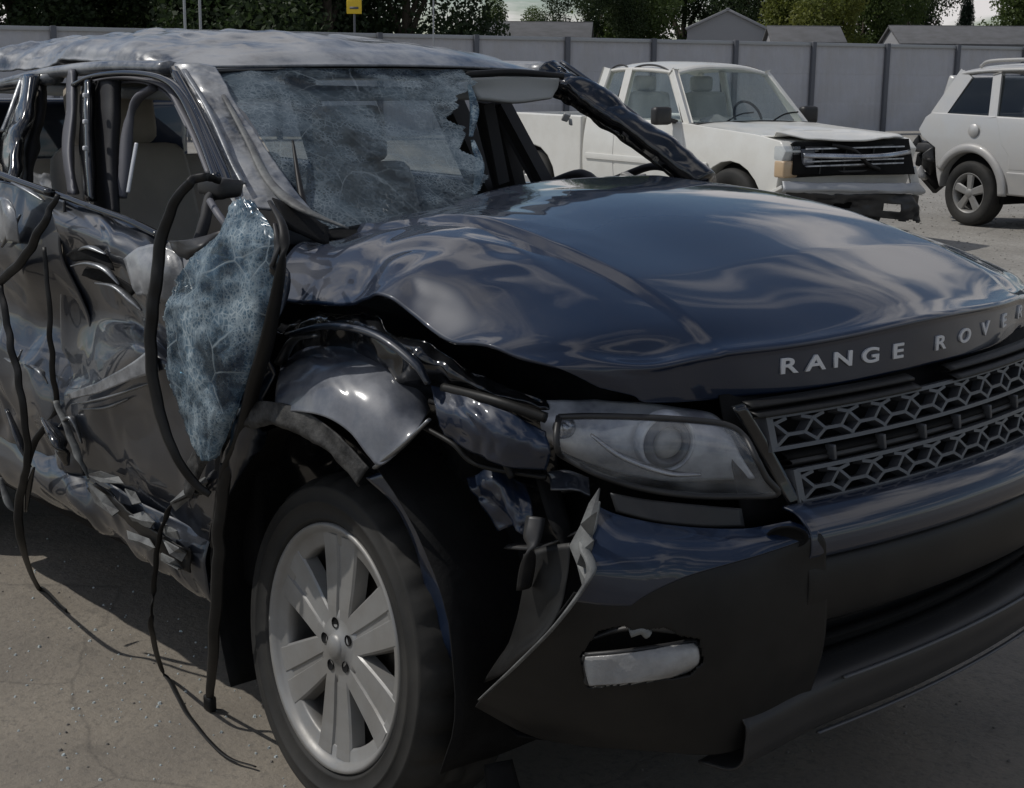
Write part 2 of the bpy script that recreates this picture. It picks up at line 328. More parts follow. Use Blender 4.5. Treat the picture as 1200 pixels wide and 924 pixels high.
# ------------------------------------------------------------------ ground
def ground_material():
    m = bpy.data.materials.new('yard_ground'); m.use_nodes = True; t = m.node_tree; n = t.nodes; l = t.links; b = n['Principled BSDF']; b.inputs['Roughness'].default_value = .9
    tcn = n.new('ShaderNodeTexCoord'); ob = tcn.outputs['Object']
    def nse(s, d=6, r=.6):
        q = n.new('ShaderNodeTexNoise'); q.inputs['Scale'].default_value = s; q.inputs['Detail'].default_value = d; q.inputs['Roughness'].default_value = r; l.new(ob, q.inputs['Vector']); return q.outputs[0]
    def mr(o, a, c, e=0, f=1):
        q = n.new('ShaderNodeMapRange')
        for i, z in enumerate((a, c, e, f)): q.inputs[i+1].default_value = z
        l.new(o, q.inputs[0]); return q.outputs[0]
    def mix(f, a, c):
        q = n.new('ShaderNodeMixRGB')
        if isinstance(f, float): q.inputs[0].default_value = f
        else: l.new(f, q.inputs[0])
        for i, z in ((1, a), (2, c)):
            if isinstance(z, tuple): q.inputs[i].default_value = (*z, 1)
            else: l.new(z, q.inputs[i])
        return q.outputs[0]
    gravel = mix(mr(nse(1.3), .35, .7), (.34, .325, .295), (.24, .225, .20)); gravel = mix(mr(nse(38, 4), .45, .75), gravel, (.16, .15, .135))
    dim_slab = mix(mr(nse(2.2, 7), .35, .68), (.255, .224, .18), (.188, .166, .137)); dim_slab = mix(mr(nse(60, 4), .5, .72), dim_slab, (.16, .143, .12)); dim_slab = mix(mr(nse(5, 8, .7), .6, .72), dim_slab, (.135, .12, .10))
    # foreground dimming painted into the concrete round the wreck, paler gravel beyond
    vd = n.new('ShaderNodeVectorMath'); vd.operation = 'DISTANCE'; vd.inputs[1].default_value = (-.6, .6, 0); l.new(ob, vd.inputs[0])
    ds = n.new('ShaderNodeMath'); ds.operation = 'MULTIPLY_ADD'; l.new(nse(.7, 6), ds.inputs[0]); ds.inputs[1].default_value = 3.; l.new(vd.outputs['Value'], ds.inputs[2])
    col = mix(mr(ds.outputs[0], 6.2, 7.4), dim_slab, gravel)
    vo = n.new('ShaderNodeTexVoronoi'); vo.feature = 'DISTANCE_TO_EDGE'; vo.inputs['Scale'].default_value = .55; vo.inputs['Randomness'].default_value = 1
    ww = n.new('ShaderNodeTexNoise'); ww.inputs['Scale'].default_value = 3; ww.inputs['Detail'].default_value = 5; l.new(ob, ww.inputs['Vector'])
    va = n.new('ShaderNodeVectorMath'); va.operation = 'MULTIPLY_ADD'; va.inputs[1].default_value = (.22, .22, .0); l.new(ww.outputs[1], va.inputs[0]); l.new(ob, va.inputs[2]); l.new(va.outputs[0], vo.inputs['Vector'])
    ck = mr(vo.outputs[0], .0, .004, .3, 0); col = mix(ck, col, (.03, .028, .026)); l.new(col, b.inputs['Base Color'])
    bp = n.new('ShaderNodeBump'); bp.inputs['Strength'].default_value = .5; bp.inputs['Distance'].default_value = .02; l.new(nse(26, 8, .7), bp.inputs['Height']); l.new(bp.outputs[0], b.inputs['Normal'])
    return m
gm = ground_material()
g = mesh('ground', [(-400, -400, GZ), (400, -400, GZ), (400, 400, GZ), (-400, 400, GZ)], [(0, 1, 2, 3)], gm, None, False); tag(g, 'salvage yard ground, concrete painted dimmer round the wreck and pale gravel beyond', 'ground', kind='structure')
def pebbles(name, label, n, area, smin, smax, m, sd):
    rnd = random.Random(sd); v = []; f = []
    for _ in range(n):
        x, y = area(rnd); s = rnd.uniform(smin, smax)*rnd.random()**.5; b = len(v); a = rnd.random()*6
        for k in range(6):
            t = a+k*math.pi/3; q = s*rnd.uniform(.7, 1.2); v.append((x+q*math.cos(t), y+q*math.sin(t), GZ-.001))
        for k in range(6):
            t = a+k*math.pi/3; q = s*rnd.uniform(.4, .7); v.append((x+q*math.cos(t), y+q*math.sin(t), GZ+s*rnd.uniform(.5, .9)))
        f += [(b+k, b+(k+1) % 6, b+6+(k+1) % 6, b+6+k) for k in range(6)]+[tuple(b+6+k for k in range(6))]
    o = mesh(name, v, f, m, None, False); tag(o, label, 'gravel', kind='stuff'); return o
stone = mat('gravel_stone', (.22, .205, .18), .9, var=(3, (.12, .11, .10)))
pebbles('gravel', 'loose grit and small stones scattered over the yard ground', 1500, lambda r: (r.uniform(-4.5, 2.), r.uniform(-2.2, 2.6)), .002, .007, stone, 3)
pebbles('gravel', 'coarser loose gravel lying around the parked vehicles', 5000, lambda r: (r.uniform(-9, 1), r.uniform(3., 15)), .006, .018, mat('pale_gravel_stone', (.30, .285, .255), .9, var=(3, (.2, .19, .17))), 4)

bits = pebbles('glass_crumbs', 'small glass crumbs scattered on the ground beside the wreck', 420, lambda r: (r.gauss(-.6, .9), r.gauss(-.95, .28)), .003, .007, mat('glass_crumb', (.45, .5, .5), .2, coat=.5), 9); bits['category'] = 'debris'
# ================================================================== the wrecked SUV (x forward, y to its left)
car = empty('wrecked_suv', (0, 0, 0)); tag(car, 'crushed dark blue luxury SUV with shattered windscreen and torn front bumper', 'suv')
def lipx(y): return .795-.36*y*y
# ---- hood
HC = [-.885, -.80, -.67, -.55, -.30, 0, .30, .55, .67, .80, .885]
HX = [[-.20, -.25, -.30, -.31, -.33, -.38, -.43, -.43, -.41, -.34, -.25],
      [.03, -.02, -.05, -.05, -.05, -.07, -.08, -.07, -.06, -.04, .0],
      [.20, .2, .2, .2, .2, .2, .2, .2, .2, .2, .2],
      [.36, .40, .42, .43, .43, .44, .43, .43, .42, .40, .37],
      [.48, .54, .58, .60, .62, .64, .62, .60, .58, .54, .48],
      [.555, .61, .665, .70, .765, .80, .765, .70, .665, .61, .55],
      [.575, .605, .66, .695, .765, .797, .765, .695, .66, .605, .565]]
HZ = [[1.035, 1.125, 1.142, 1.150, 1.172, 1.203, 1.205, 1.20, 1.19, 1.165, 1.06],
      [1.055, 1.135, 1.172, 1.188, 1.196, 1.205, 1.20, 1.185, 1.165, 1.135, 1.06],
      [1.085, 1.138, 1.160, 1.170, 1.170, 1.177, 1.17, 1.155, 1.135, 1.10, 1.03],
      [1.030, 1.085, 1.112, 1.120, 1.118, 1.127, 1.12, 1.105, 1.09, 1.06, .99],
      [1.00, 1.03, 1.058, 1.063, 1.068, 1.082, 1.072, 1.057, 1.04, 1.02, .965],
      [.972, .985, 1.0, 1.010, 1.019, 1.033, 1.022, 1.007, .997, .985, .945],
      [.955, .945, .935, .928, .928, .937, .93, .928, .93, .935, .925]]
def hoodfn(P):
    x, y = P[..., 0], P[..., 1]; sm = lambda t: np.clip(t, 0, 1)**2*(3-2*np.clip(t, 0, 1))
    f = np.clip((.74-x)/.25, 0, 1)
    for sgn in (-1, 1):
        c = .575-.05*np.clip(x+.2, 0, 1)
        P[..., 2] += .016*f*(sm((c-sgn*y)/.014+.5))*(sgn*y > 0) if sgn < 0 else 0
    P[..., 2] += np.where(y < 0, 0, .016*f*sm((.575-.05*np.clip(x+.2, 0, 1)-y)/.014+.5))
    # buckles where the wing was hit
    wt = np.clip((-.38-y)/.3, 0, 1)*np.clip((.46-x)/.3, 0, 1); P = crumple(P, .018, 5., 4.3, wt, 2, 2)
    wt2 = np.clip((.10-x)/.35, 0, 1)*np.clip((.05-y)/.4, 0, 1); P = crumple(P, .009, 5.5, 11.0, wt2, 2, 2)
    return P
HX.insert(5, [x-.035 for x in HX[5]]); HZ.insert(5, [z+.011 for z in HZ[5]]); HX.insert(7, [x-.001 for x in HX[6]]); HZ.insert(7, [z-.016 for z in HZ[6]])
HG = [[(HX[r][c], HC[c], HZ[r][c]) for c in range(11)] for r in range(9)]
for r, p, q in ((4, (.47, -.885, 1.035), (.54, -.80, 1.05)), (5, (.53, -.87, 1.022), (.59, -.785, 1.025)), (6, (.575, -.845, 1.012), (.62, -.765, 1.008)), (7, (.60, -.81, .998), (.635, -.745, .99)), (8, (.622, -.755, .968), (.65, -.70, .950))): HG[r][0] = p; HG[r][1] = q
hood = patch('hood', HG, M['paint'], car, 170, 130, .006, fn=hoodfn)
bvh = BVHTree.FromPolygons([v.co.copy() for v in hood.data.vertices], [tuple(p.vertices) for p in hood.data.polygons])
# lettering on the hood's front edge
LET = []
for ch, px in zip('RANGEROVER', (910, 950, 987, 1021, 1052, 1099, 1128, 1153, 1178, 1203)):
    y = at(px, 432-(px-920)*.12, x=.78)[1]; LET.append((ch, at(px, 432-(px-920)*.12, x=lipx(y)+.005)[1]))
for ch, y in LET:
    cu = bpy.data.curves.new('letter', 'FONT'); cu.body = ch; cu.size = .043; cu.extrude = .002; cu.offset = .0004; cu.align_x = 'CENTER'; cu.align_y = 'CENTER'; cu.bevel_depth = .0006
    to = bpy.data.objects.new('letter', cu); COL.objects.link(to)
    dg = bpy.context.evaluated_depsgraph_get(); me = bpy.data.meshes.new_from_object(to.evaluated_get(dg)); bpy.data.objects.remove(to)
    hit, nrm, _, _ = bvh.ray_cast(Vector((2, y, .976)), Vector((-1, 0, 0)))
    if nrm.x < 0: nrm = -nrm
    xa = Vector((0, 0, 1)).cross(nrm).normalized(); ya = nrm.cross(xa)
    mt = Matrix.Identity(4)
    for i in range(3): mt[i][0] = xa[i]*1.62; mt[i][1] = ya[i]*.94; mt[i][2] = nrm[i]; mt[i][3] = hit[i]+nrm[i]*.0045
    me.transform(mt); link('letter', me, M['letter'], hood, False)

# ---- engine bay and structure behind the outer skin
body = rbox('engine_bay', (.10, 0, .62), (.90, 1.30, .72), M['dark'], car, .05, wob=.05)
rbox('underbody', (-1.65, 0, .30), (3.5, 1.50, .16), M['dark'], car, .03)
rbox('bulkhead', (-.44, 0, .72), (.10, 1.62, .80), M['dark'], car, .02)
patch('inner_wing', [A((322, 372, -.80), (400, 372, -.82), (480, 400, -.84), (560, 440, -.82), (640, 470, -.76)), A((322, 395, -.84), (400, 392, -.86), (480, 425, -.87), (560, 470, -.84), (650, 500, -.76)), A((322, 520, -.76), (400, 520, -.76), (480, 540, -.76), (560, 580, -.74), (660, 620, -.68)), A((322, 640, -.7), (400, 640, -.7), (480, 700, -.7), (560, 760, -.68), (650, 780, -.62))], M['gloss'], car, 90, 80, .004, cr=(.030, 7, 3., None, 3))
for l, rr in ((((505, 470, -.86), (540, 480, -.87), (575, 510, -.86), (600, 560, -.84)), .007), (((495, 500, -.88), (530, 520, -.88), (560, 545, -.86), (640, 560, -.80)), .005), (((520, 455, -.86), (580, 470, -.86), (640, 490, -.82)), .010)): tube('wiring', A(*l), rr, M['rub'], car, n=40)
patch('wing_remnant', [A((505, 452, -.86), (545, 462, -.87), (590, 480, -.86), (640, 505, -.82)), A((512, 480, -.89), (550, 495, -.90), (592, 512, -.88), (645, 530, -.83)), A((520, 515, -.88), (552, 535, -.89), (590, 548, -.87), (640, 552, -.82))], M['paint'], car, 50, 30, .004, cr=(.016, 9, 4.4, None, 3))
tube('wing_rail', A((338, 392, -.89), (385, 382, -.90), (440, 392, -.905), (485, 424, -.905), (502, 450, -.90)), [.010, .012, .013, .012, .008], M['paintd'], car, flat=.6)
tube('wing_rail', A((328, 425, -.86), (345, 398, -.88), (372, 393, -.89)), [.014, .012, .008], M['raw'], car, flat=.5)
# ---- right front wing, torn loose
def wingc():
    return [A((333, 416, -.80), (360, 401, -.81), (390, 396, -.815), (425, 402, -.815), (462, 418, -.82), (490, 446, -.83), (504, 482, -.84)),
            A((328, 438, -.885), (358, 424, -.89), (390, 421, -.895), (424, 430, -.895), (456, 448, -.895), (480, 474, -.89), (498, 490, -.88)),
            A((325, 460, -.94), (356, 452, -.945), (388, 452, -.95), (418, 466, -.95), (446, 488, -.945), (468, 508, -.935), (486, 508, -.92)),
            A((322, 482, -.965), (352, 483, -.97), (384, 490, -.975), (410, 508, -.975), (432, 536, -.97), (445, 545, -.965), (470, 524, -.95))]
patch('front_wing', wingc(), M['paintg'], car, 70, 44, .004, cr=(.005, 7, 6.0, None, 2, 1))
tube('torn_edge', A((440, 548, -.955), (470, 524, -.95), (503, 492, -.93)), [.008, .010, .007], M['raw'], car, flat=.5)
# panel between door and wheel arch
patch('front_wing', [A((335, 300, -.90), (325, 300, -.92), (318, 290, -.93)), A((330, 380, -.92), (300, 385, -.93), (270, 390, -.93)), A((325, 450, -.93), (292, 470, -.93), (250, 480, -.93)), A((305, 495, -.94), (275, 540, -.94), (235, 560, -.93)), A((270, 545, -.93), (262, 600, -.93), (225, 625, -.92))], M['paintd'], car, 20, 34, .004, cr=(.05, 5, 8., None, 3))
# wheel-arch cladding: a band round the arch
hub = np.array([-.02, -.85, .318])
def arc(r, y, a0, a1, n): return [(hub[0]+r*math.cos(t), y, hub[2]+r*math.sin(t)) for t in np.linspace(a0, a1, n)]
a0, a1 = R(152), R(58); hub = hub+np.array((.0, 0, .05))
patch('arch_cladding', [arc(.486, -.966, a0, a1, 9), arc(.470, -.972, a0, a1, 9), arc(.448, -.976, a0, a1, 9), arc(.436, -.968, a0, a1, 9)], M['dirty'], car, 110, 18, .004, cr=(.006, 18, 2., None, 3))
patch('wheel_well', [arc(.43, -.90, R(215), R(-25), 13), arc(.44, -.75, R(215), R(-25), 13), arc(.44, -.52, R(215), R(-25), 13)], M['dark'], car, 40, 10, .003, cr=(.012, 9, 2., None, 2))
rbox('wheel_well_back', (-.02, -.50, .52), (.9, .03, .56), M['dark'], car, .01)
# bent bluish liner blade in front of the tyre
patch('wing_liner', [A((428, 560, -.86), (462, 548, -.84), (505, 556, -.80), (545, 590, -.76)), A((462, 600, -.86), (505, 596, -.85), (540, 606, -.80), (575, 640, -.75)), A((490, 660, -.86), (525, 665, -.86), (558, 680, -.81), (590, 720, -.75)), A((505, 740, -.84), (535, 750, -.85), (562, 770, -.81), (585, 800, -.75)), A((508, 800, -.80), (535, 815, -.80), (556, 830, -.78), (580, 850, -.74))], M['paint'], car, 26, 40, .004, cr=(.012, 5, 1.4, None, 2))
# broken brackets behind the torn bumper
for k, (l, rr, m_) in enumerate([(((628, 606, -.84), (622, 640, -.86), (614, 690, -.86)), .018, 'torn'), (((600, 560, -.74), (650, 575, -.74), (690, 570, -.74)), .02, 'black'), (((640, 560, -.76), (655, 610, -.8), (670, 650, -.8)), .02, 'black'), (((600, 640, -.78), (640, 640, -.78), (690, 620, -.78)), .022, 'dull')]):
    tube('bracket', A(*l), rr, M['dark' if m_ == 'black' else 'black'], car, flat=.25, sides=6)
patch('crumpled_bracket', [A((545, 560, -.82), (580, 552, -.80), (615, 566, -.78)), A((560, 590, -.83), (590, 585, -.82), (625, 600, -.80)), A((580, 625, -.82), (600, 618, -.82), (622, 632, -.81))], M['paint'], car, 24, 24, .004, cr=(.02, 14, 2.7, None, 3))
patch('crumpled_bracket', [A((640, 552, -.80), (665, 548, -.78), (690, 556, -.76)), A((645, 575, -.81), (670, 574, -.80), (692, 580, -.78))], M['paintd'], car, 20, 12, .004, cr=(.015, 14, 1.7, None, 3))
patch('bumper_carrier', [A((612, 650, -.84), (640, 640, -.83), (668, 636, -.82)), A((608, 700, -.85), (636, 690, -.85), (662, 690, -.84)), A((590, 760, -.85), (620, 745, -.86), (645, 735, -.86)), A((570, 800, -.85), (590, 790, -.86), (610, 780, -.86))], M['dull'], car, 16, 20, .004, cr=(.012, 9, 2.2, None, 2))

# ---- bumper cover
bump = empty('front_bumper', (0, 0, 0), parent=car)
BC = [A((697, 592, -.80), (725, 604, -.77), (775, 616, -.715), (860, 622, -.605), (925, 613, -.505)),
      A((692, 635, -.845), (728, 640, -.81), (785, 645, -.745), (868, 645, -.625), (962, 628, -.475)),
      A((690, 672, -.875), (728, 680, -.83), (785, 682, -.762), (870, 676, -.64), (966, 662, -.460)),
      A((655, 728, -.905), (705, 735, -.85), (775, 735, -.772), (868, 728, -.645), (967, 715, -.450)),
      A((605, 780, -.915), (675, 795, -.85), (765, 800, -.765), (865, 795, -.635), (962, 765, -.44)),
      A((568, 815, -.905), (655, 845, -.83), (750, 855, -.745), (858, 848, -.62), (950, 808, -.44)),
      A((558, 826, -.885), (640, 868, -.80), (745, 880, -.72), (855, 882, -.60), (938, 842, -.45))]
def paint_rows(P): return crumple(P, .005, 5, 1.2, None, 2, 4)
BP = paint_rows(surf(BC, 150, 110))
vb = lambda u: .43-.02*u if u < .35 else .423-.27*((u-.35)/.65)**.8
def cut(lo, hi, nv):
    Q = np.zeros((nv, BP.shape[1], 3)); vs = np.linspace(0, 1, BP.shape[0])
    for i in range(BP.shape[1]):
        u = i/(BP.shape[1]-1); t = np.linspace(lo(u), hi(u), nv)
        for k in range(3): Q[:, i, k] = np.interp(t, vs, BP[:, i, k])
    return Q
grid('painted_cover', cut(lambda u: 0, vb, 50), M['paint'], bump, thick=.007); LC = cut(vb, lambda u: 1, 140)
HOLE = [(679, 768), (690, 752), (700, 738), (728, 732), (745, 739), (778, 734), (796, 744), (818, 748), (823, 774), (806, 791), (745, 800), (688, 805)]
def inside(p):
    d = np.array(p)-CAM; x = 600+FPX*(d@RT)/(d@_f); y = 462-FPX*(d@UP)/(d@_f); c = False
    for (x0, y0), (x1, y1) in zip(HOLE, HOLE[1:]+HOLE[:1]):
        if (y0 > y) != (y1 > y) and x < (x1-x0)*(y-y0)/(y1-y0)+x0: c = not c
    return c
HM = [[inside(LC[j, i]) for i in range(LC.shape[1])] for j in range(LC.shape[0])]
grid('lower_cover', LC, M['dull'], bump, keep=lambda u, v: not HM[int(v*(LC.shape[0]-1))][int(u*(LC.shape[1]-1))], thick=.005)
grid('cover_backing', LC[5:-5:6, 4:-8:4]+np.array((-.05, .05, 0)), M['dark'], bump, thick=.004)
tube('torn_edge', A((700, 588, -.80), (694, 618, -.83), (684, 640, -.86), (692, 672, -.88), (655, 728, -.91), (605, 780, -.92), (562, 820, -.905)), [.006, .008, .010, .009, .007, .006, .004], M['torn'], bump, flat=.5, n=60)
for fl in (((702, 572), (690, 590), (680, 615), (694, 632), (700, 600)), ((682, 612), (667, 640), (676, 662), (690, 668), (695, 634)), ((676, 662), (686, 702), (693, 674), (690, 664))):
    pts = [at(x, y, y=-.85-.02*((i*7) % 3)/2) for i, (x, y) in enumerate(fl)]; c = np.mean(pts, axis=0)+np.array((.008, -.010, 0))
    o = mesh('torn_flap', list(pts)+[tuple(c)], [(i, (i+1) % len(pts), len(pts)) for i in range(len(pts))], M['torn'], bump, False); m_ = o.modifiers.new('thickness', 'SOLIDIFY'); m_.thickness = .004
# strip between lamp and bumper
patch('lamp_filler', [A((715, 578, -.765), (760, 586, -.71), (820, 592, -.64), (868, 596, -.57)), A((722, 600, -.765), (770, 612, -.71), (825, 618, -.64), (872, 618, -.57))], M['black'], bump, 20, 8, .006)
# centre section, right to left
def cyl(y, x0, k=.20): return x0-k*y*y
YS = [-.50, -.46, -.30, -.10, .12, .32, .50, .62, .72, .80]
def crow(z, x0, k=.20, dz=0): return [(cyl(y, x0, k)-(.5*max(0, y-.5)), y, z+dz*abs(y)) for y in YS]
grid('centre_cover', surf([crow(.748, .885), crow(.742, .915), crow(.715, .945), crow(.675, .95), crow(.66, .93)], 90, 24), M['paint'], bump, thick=.005)
grid('centre_panel', surf([crow(.665, .925), crow(.652, .945), crow(.60, .95), crow(.545, .935), crow(.525, .90), crow(.52, .85)], 80, 24), M['dull'], bump, thick=.005)
grid('intake', surf([crow(.53, .84), crow(.48, .82), crow(.42, .84)], 60, 8), M['dark'], bump, thick=.004)
for z in (.50, .465, .43): grid('intake_slat', surf([crow(z, .845), crow(z-.008, .86), crow(z-.014, .845)], 50, 6), M['dark'], bump, thick=.003)
YL = [-.60, -.52, -.44, -.34, -.12, .12, .34, .50, .62, .75]
def lrow(z, x0, k=.14): return [(cyl(y, x0, k)-(.4*max(0, y-.5)), y, z-.16*max(0, -y-.40)) for y in YL]
grid('lower_lip', surf([lrow(.425, .84), lrow(.412, .885), lrow(.395, .905), lrow(.36, .905), lrow(.325, .90), lrow(.30, .87), lrow(.29, .80)], 90, 26), M['lipgrey'], bump, thick=.005)
tube('lip_trim', [(cyl(y, .918, .14), y, .408) for y in np.linspace(-.37, .48, 12)], .006, M['grille'], bump, flat=.6)
tube('lip_trim', [(cyl(y, .892, .14), y, .296) for y in np.linspace(-.40, .46, 12)], .005, M['grille'], bump, flat=.6)
# left corner of the bumper (undamaged)
patch('painted_cover', [[(.80, .62, .74), (.70, .76, .75), (.52, .86, .76)], [(.84, .63, .68), (.74, .79, .69), (.54, .90, .70)], [(.85, .62, .60), (.75, .79, .60), (.55, .91, .60)]], M['paint'], bump, 20, 12)
patch('lower_cover', [[(.85, .62, .60), (.75, .79, .60), (.55, .91, .60)], [(.84, .60, .48), (.74, .78, .48), (.55, .90, .47)], [(.80, .58, .31), (.70, .74, .31), (.5, .86, .31)]], M['dull'], bump, 20, 12)
# fog lamp with its pocket
fp = [A((672, 760, -.80), (720, 745, -.765), (790, 738, -.695), (836, 745, -.65)), A((676, 810, -.80), (725, 812, -.765), (795, 803, -.695), (836, 785, -.65))]
FL = [A((686, 768, -.845), (730, 764, -.81), (780, 757, -.745), (813, 752, -.70)), A((685, 776, -.847), (730, 773, -.812), (785, 766, -.747), (818, 760, -.702)), A((688, 792, -.847), (732, 789, -.812), (786, 783, -.747), (817, 775, -.702)), A((691, 801, -.845), (734, 798, -.81), (780, 792, -.745), (804, 787, -.70))]
patch('fog_lamp', [[tuple(np.array(q)+np.array((.006, -.006, 0))) for q in r] for r in FL], M['fog'], bump, 40, 20, .006, cr=(.002, 25, 2., None, 2))
tube('fog_lamp_rim', [FL[0][0], FL[0][1], FL[0][2], FL[0][3], FL[1][3], FL[2][3], FL[3][3], FL[3][2], FL[3][1], FL[3][0], FL[2][0], FL[1][0], FL[0][0]], .005, M['black'], bump, n=80)
tube('fog_lamp_bracket', A((695, 748, -.80), (740, 735, -.77), (800, 742, -.71)), [.006, .012, .006], M['black'], bump, flat=.5)
tube('fog_lamp_bracket', A((738, 742, -.81), (752, 738, -.795), (760, 744, -.785)), .009, M['torn'], bump)
# lost cap of the tow eye: dark pocket near the ridge
lp = lathe('tow_eye_pocket', [(.0, 0), (.026, 0), (.03, -.006), (.034, -.002)], M['dark'], bump, 20)
q = Vector(at(922, 628, y=-.535)); lp.location = q+Vector((.004, -.004, 0)); lp.rotation_euler = (R(20), 0, R(42)); lp.scale = (1.1, 1, .75)

# ---- grille
grl = empty('grille', (0, 0, 0), parent=car)
GX = lambda y, z: .862-.19*y*y-.34*(z-.76)*.9
grid('grille_backing', surf([[(GX(y, z)-.05, y, z) for y in np.linspace(-.53, .60, 8)] for z in (.70, .80, .935)], 40, 8), M['dark'], grl, thick=.004)
def hexbar(z0, z1, ya, yb):
    """lattice of long hexagons following the bowed front: struts as small boxes"""
    v = []; f = []; rows = 2; hgt = (z1-z0)/1.5; pw = .094
    def P(y, z): return np.array((GX(y, z), y, z))
    def strut(a, b, th=.0042, dp=.011):
        d = b-a; L = np.linalg.norm(d); d = d/L; nrm = np.array((1., 0, .3)); nrm /= np.linalg.norm(nrm); s = np.cross(nrm, d); k = len(v)
        for q in (a-d*.003, b+d*.003):
            for su, sn in ((-1, -1), (1, -1), (1, 1), (-1, 1)): v.append(q+s*su*th*(.75 if sn > 0 else 1)+nrm*sn*dp)
        f.extend([(k, k+1, k+2, k+3), (k+4, k+7, k+6, k+5)]+[(k+i, k+4+i, k+4+(i+1) % 4, k+(i+1) % 4) for i in range(4)])
    n = int((yb-ya)/pw)
    for i in range(n):
        y = ya+i*pw; a, b = z1-.006, z0+.006; m = (a+b)/2+.004
        P0 = P(y, m+.012); P1 = P(y+pw*.28, a); P2 = P(y+pw*.72, a); P3 = P(y+pw, m+.012); B1 = P(y+pw*.28, m-.010); B2 = P(y+pw*.72, m-.010)
        for s in ((P0, P1), (P2, P3), (P0, B1), (B1, B2), (B2, P3)): strut(*s)
        C0 = P(y+pw*.5-pw*.5, b); 
        strut(B1, P(y-pw*.02, b)); strut(B2, P(y+pw*1.02, b))
    for z in (z0, z1):
        ys = np.linspace(ya-.01, yb+.01, 24)
        for a, b in zip(ys[:-1], ys[1:]): strut(P(a, z), P(b, z), .005, .013)
    for y in (ya-.012, yb+.012): strut(P(y, z0), P(y, z1), .012, .013)
    return mesh('grille_mesh', v, f, M['grille'], grl, False)
hexbar(.842, .898, -.475, .50); hexbar(.745, .800, -.435, .46)
for z, y0, m_ in ((.822, -.45, 'dark'), (.812, -.44, 'black')): grid('grille_slat', surf([[(GX(y, z+.012)-.02, y, z+.012) for y in np.linspace(y0, .5, 8)], [(GX(y, z)-.0, y, z) for y in np.linspace(y0, .5, 8)], [(GX(y, z)-.03, y, z-.012) for y in np.linspace(y0, .5, 8)]], 30, 6), M[m_], grl, thick=.003)
for y in (-.345, -.205, -.075, .05, .18, .31, .43): rbox('grille_tab', (GX(y, .822)+.004, y, .822), (.02, .008, .030), M['grille'], grl, .002, rot=(R(14), 0, 0))
for z0, x0 in ((.922, .0), (.907, .012)):
    for ya, yb in ((-.52, -.075), (.055, .52)): grid('grille_top_bar', surf([[(GX(y, z0)+x0-.012, y, z0+.007) for y in np.linspace(ya, yb, 7)], [(GX(y, z0)+x0+.012, y, z0) for y in np.linspace(ya, yb, 7)], [(GX(y, z0)+x0-.012, y, z0-.007) for y in np.linspace(ya, yb, 7)]], 24, 6), M['dull'], grl, thick=.003)
patch('grille_frame', [A((858, 478, -.56), (880, 515, -.52), (905, 560, -.485), (925, 595, -.465)), A((872, 474, -.54), (896, 512, -.50), (920, 555, -.465), (940, 588, -.445))], M['gloss'], grl, 20, 5, .012)

# ---- right headlamp
hl = empty('headlamp', (0, 0, 0), parent=car)
HO = [A((655, 489, -.80), (690, 488, -.775), (740, 489, -.72), (800, 492, -.65), (850, 498, -.585), (872, 512, -.56)),
      A((652, 510, -.825), (690, 512, -.80), (742, 515, -.745), (802, 520, -.675), (862, 526, -.60), (885, 535, -.57)),
      A((654, 528, -.825), (692, 540, -.80), (745, 550, -.745), (806, 556, -.67), (872, 558, -.59), (898, 560, -.555)),
      A((662, 536, -.80), (700, 556, -.775), (750, 572, -.72), (810, 581, -.65), (870, 582, -.575), (911, 579, -.535))]
back = [[(x-.085, y+.045, z+.004) for x, y, z in r] for r in HO]
patch('lamp_reflector', back, M['lampin'], hl, 40, 20, .004, cr=(.012, 7, 5., None, 2))
patch('headlamp_lens', HO, M['lens'], hl, 40, 20, 0)
tube('lamp_rim', [HO[0][i] for i in range(6)]+[HO[1][5], HO[2][5]]+[HO[3][i] for i in range(5, -1, -1)]+[HO[2][0], HO[1][0], HO[0][0]], .006, M['black'], hl, n=90)
pc = Vector(at(788, 526, y=-.675))+Vector((-.030, .022, 0)); pd = (Vector(CAM)-pc); pd.z = 0; pd = (pd.normalized()*.5+Vector((.5, 0, 0))).normalized(); rq = Vector((0, -1, 0)).rotation_difference(pd).to_euler()
for prof, m_, nm in (([(.0, -.012), (.02, -.010), (.032, -.002), (.037, .01)], 'fog', 'projector_lens'), ([(.037, .01), (.040, -.012), (.046, -.014), (.050, 0), (.056, .002), (.058, .02)], 'lampdk', 'projector_ring'), ([(.0, .02), (.037, .02)], 'chrome', 'projector_bowl'), ([(.056, .012), (.060, -.004), (.066, -.002), (.070, .03)], 'lampin', 'projector_ring')):
    o = lathe(nm, prof, M[m_], hl, 36); o.scale = (.80,)*3; o.location = pc; o.rotation_euler = rq
tube('lamp_blade', [tuple(Vector(at(*p[:2], y=p[2]))+Vector((-.03, .015, 0))) for p in ((700, 515, -.78), (735, 540, -.74), (790, 560, -.68), (830, 562, -.63))], [.006, .012, .012, .006], M['chrome'], hl, flat=.5)
o2 = lathe('side_lamp', [(0, -.01), (.016, -.006), (.022, .01)], M['chrome'], hl, 20); o2.location = Vector(at(668, 508, y=-.80))+Vector((-.03, .02, 0)); o2.rotation_euler = rq
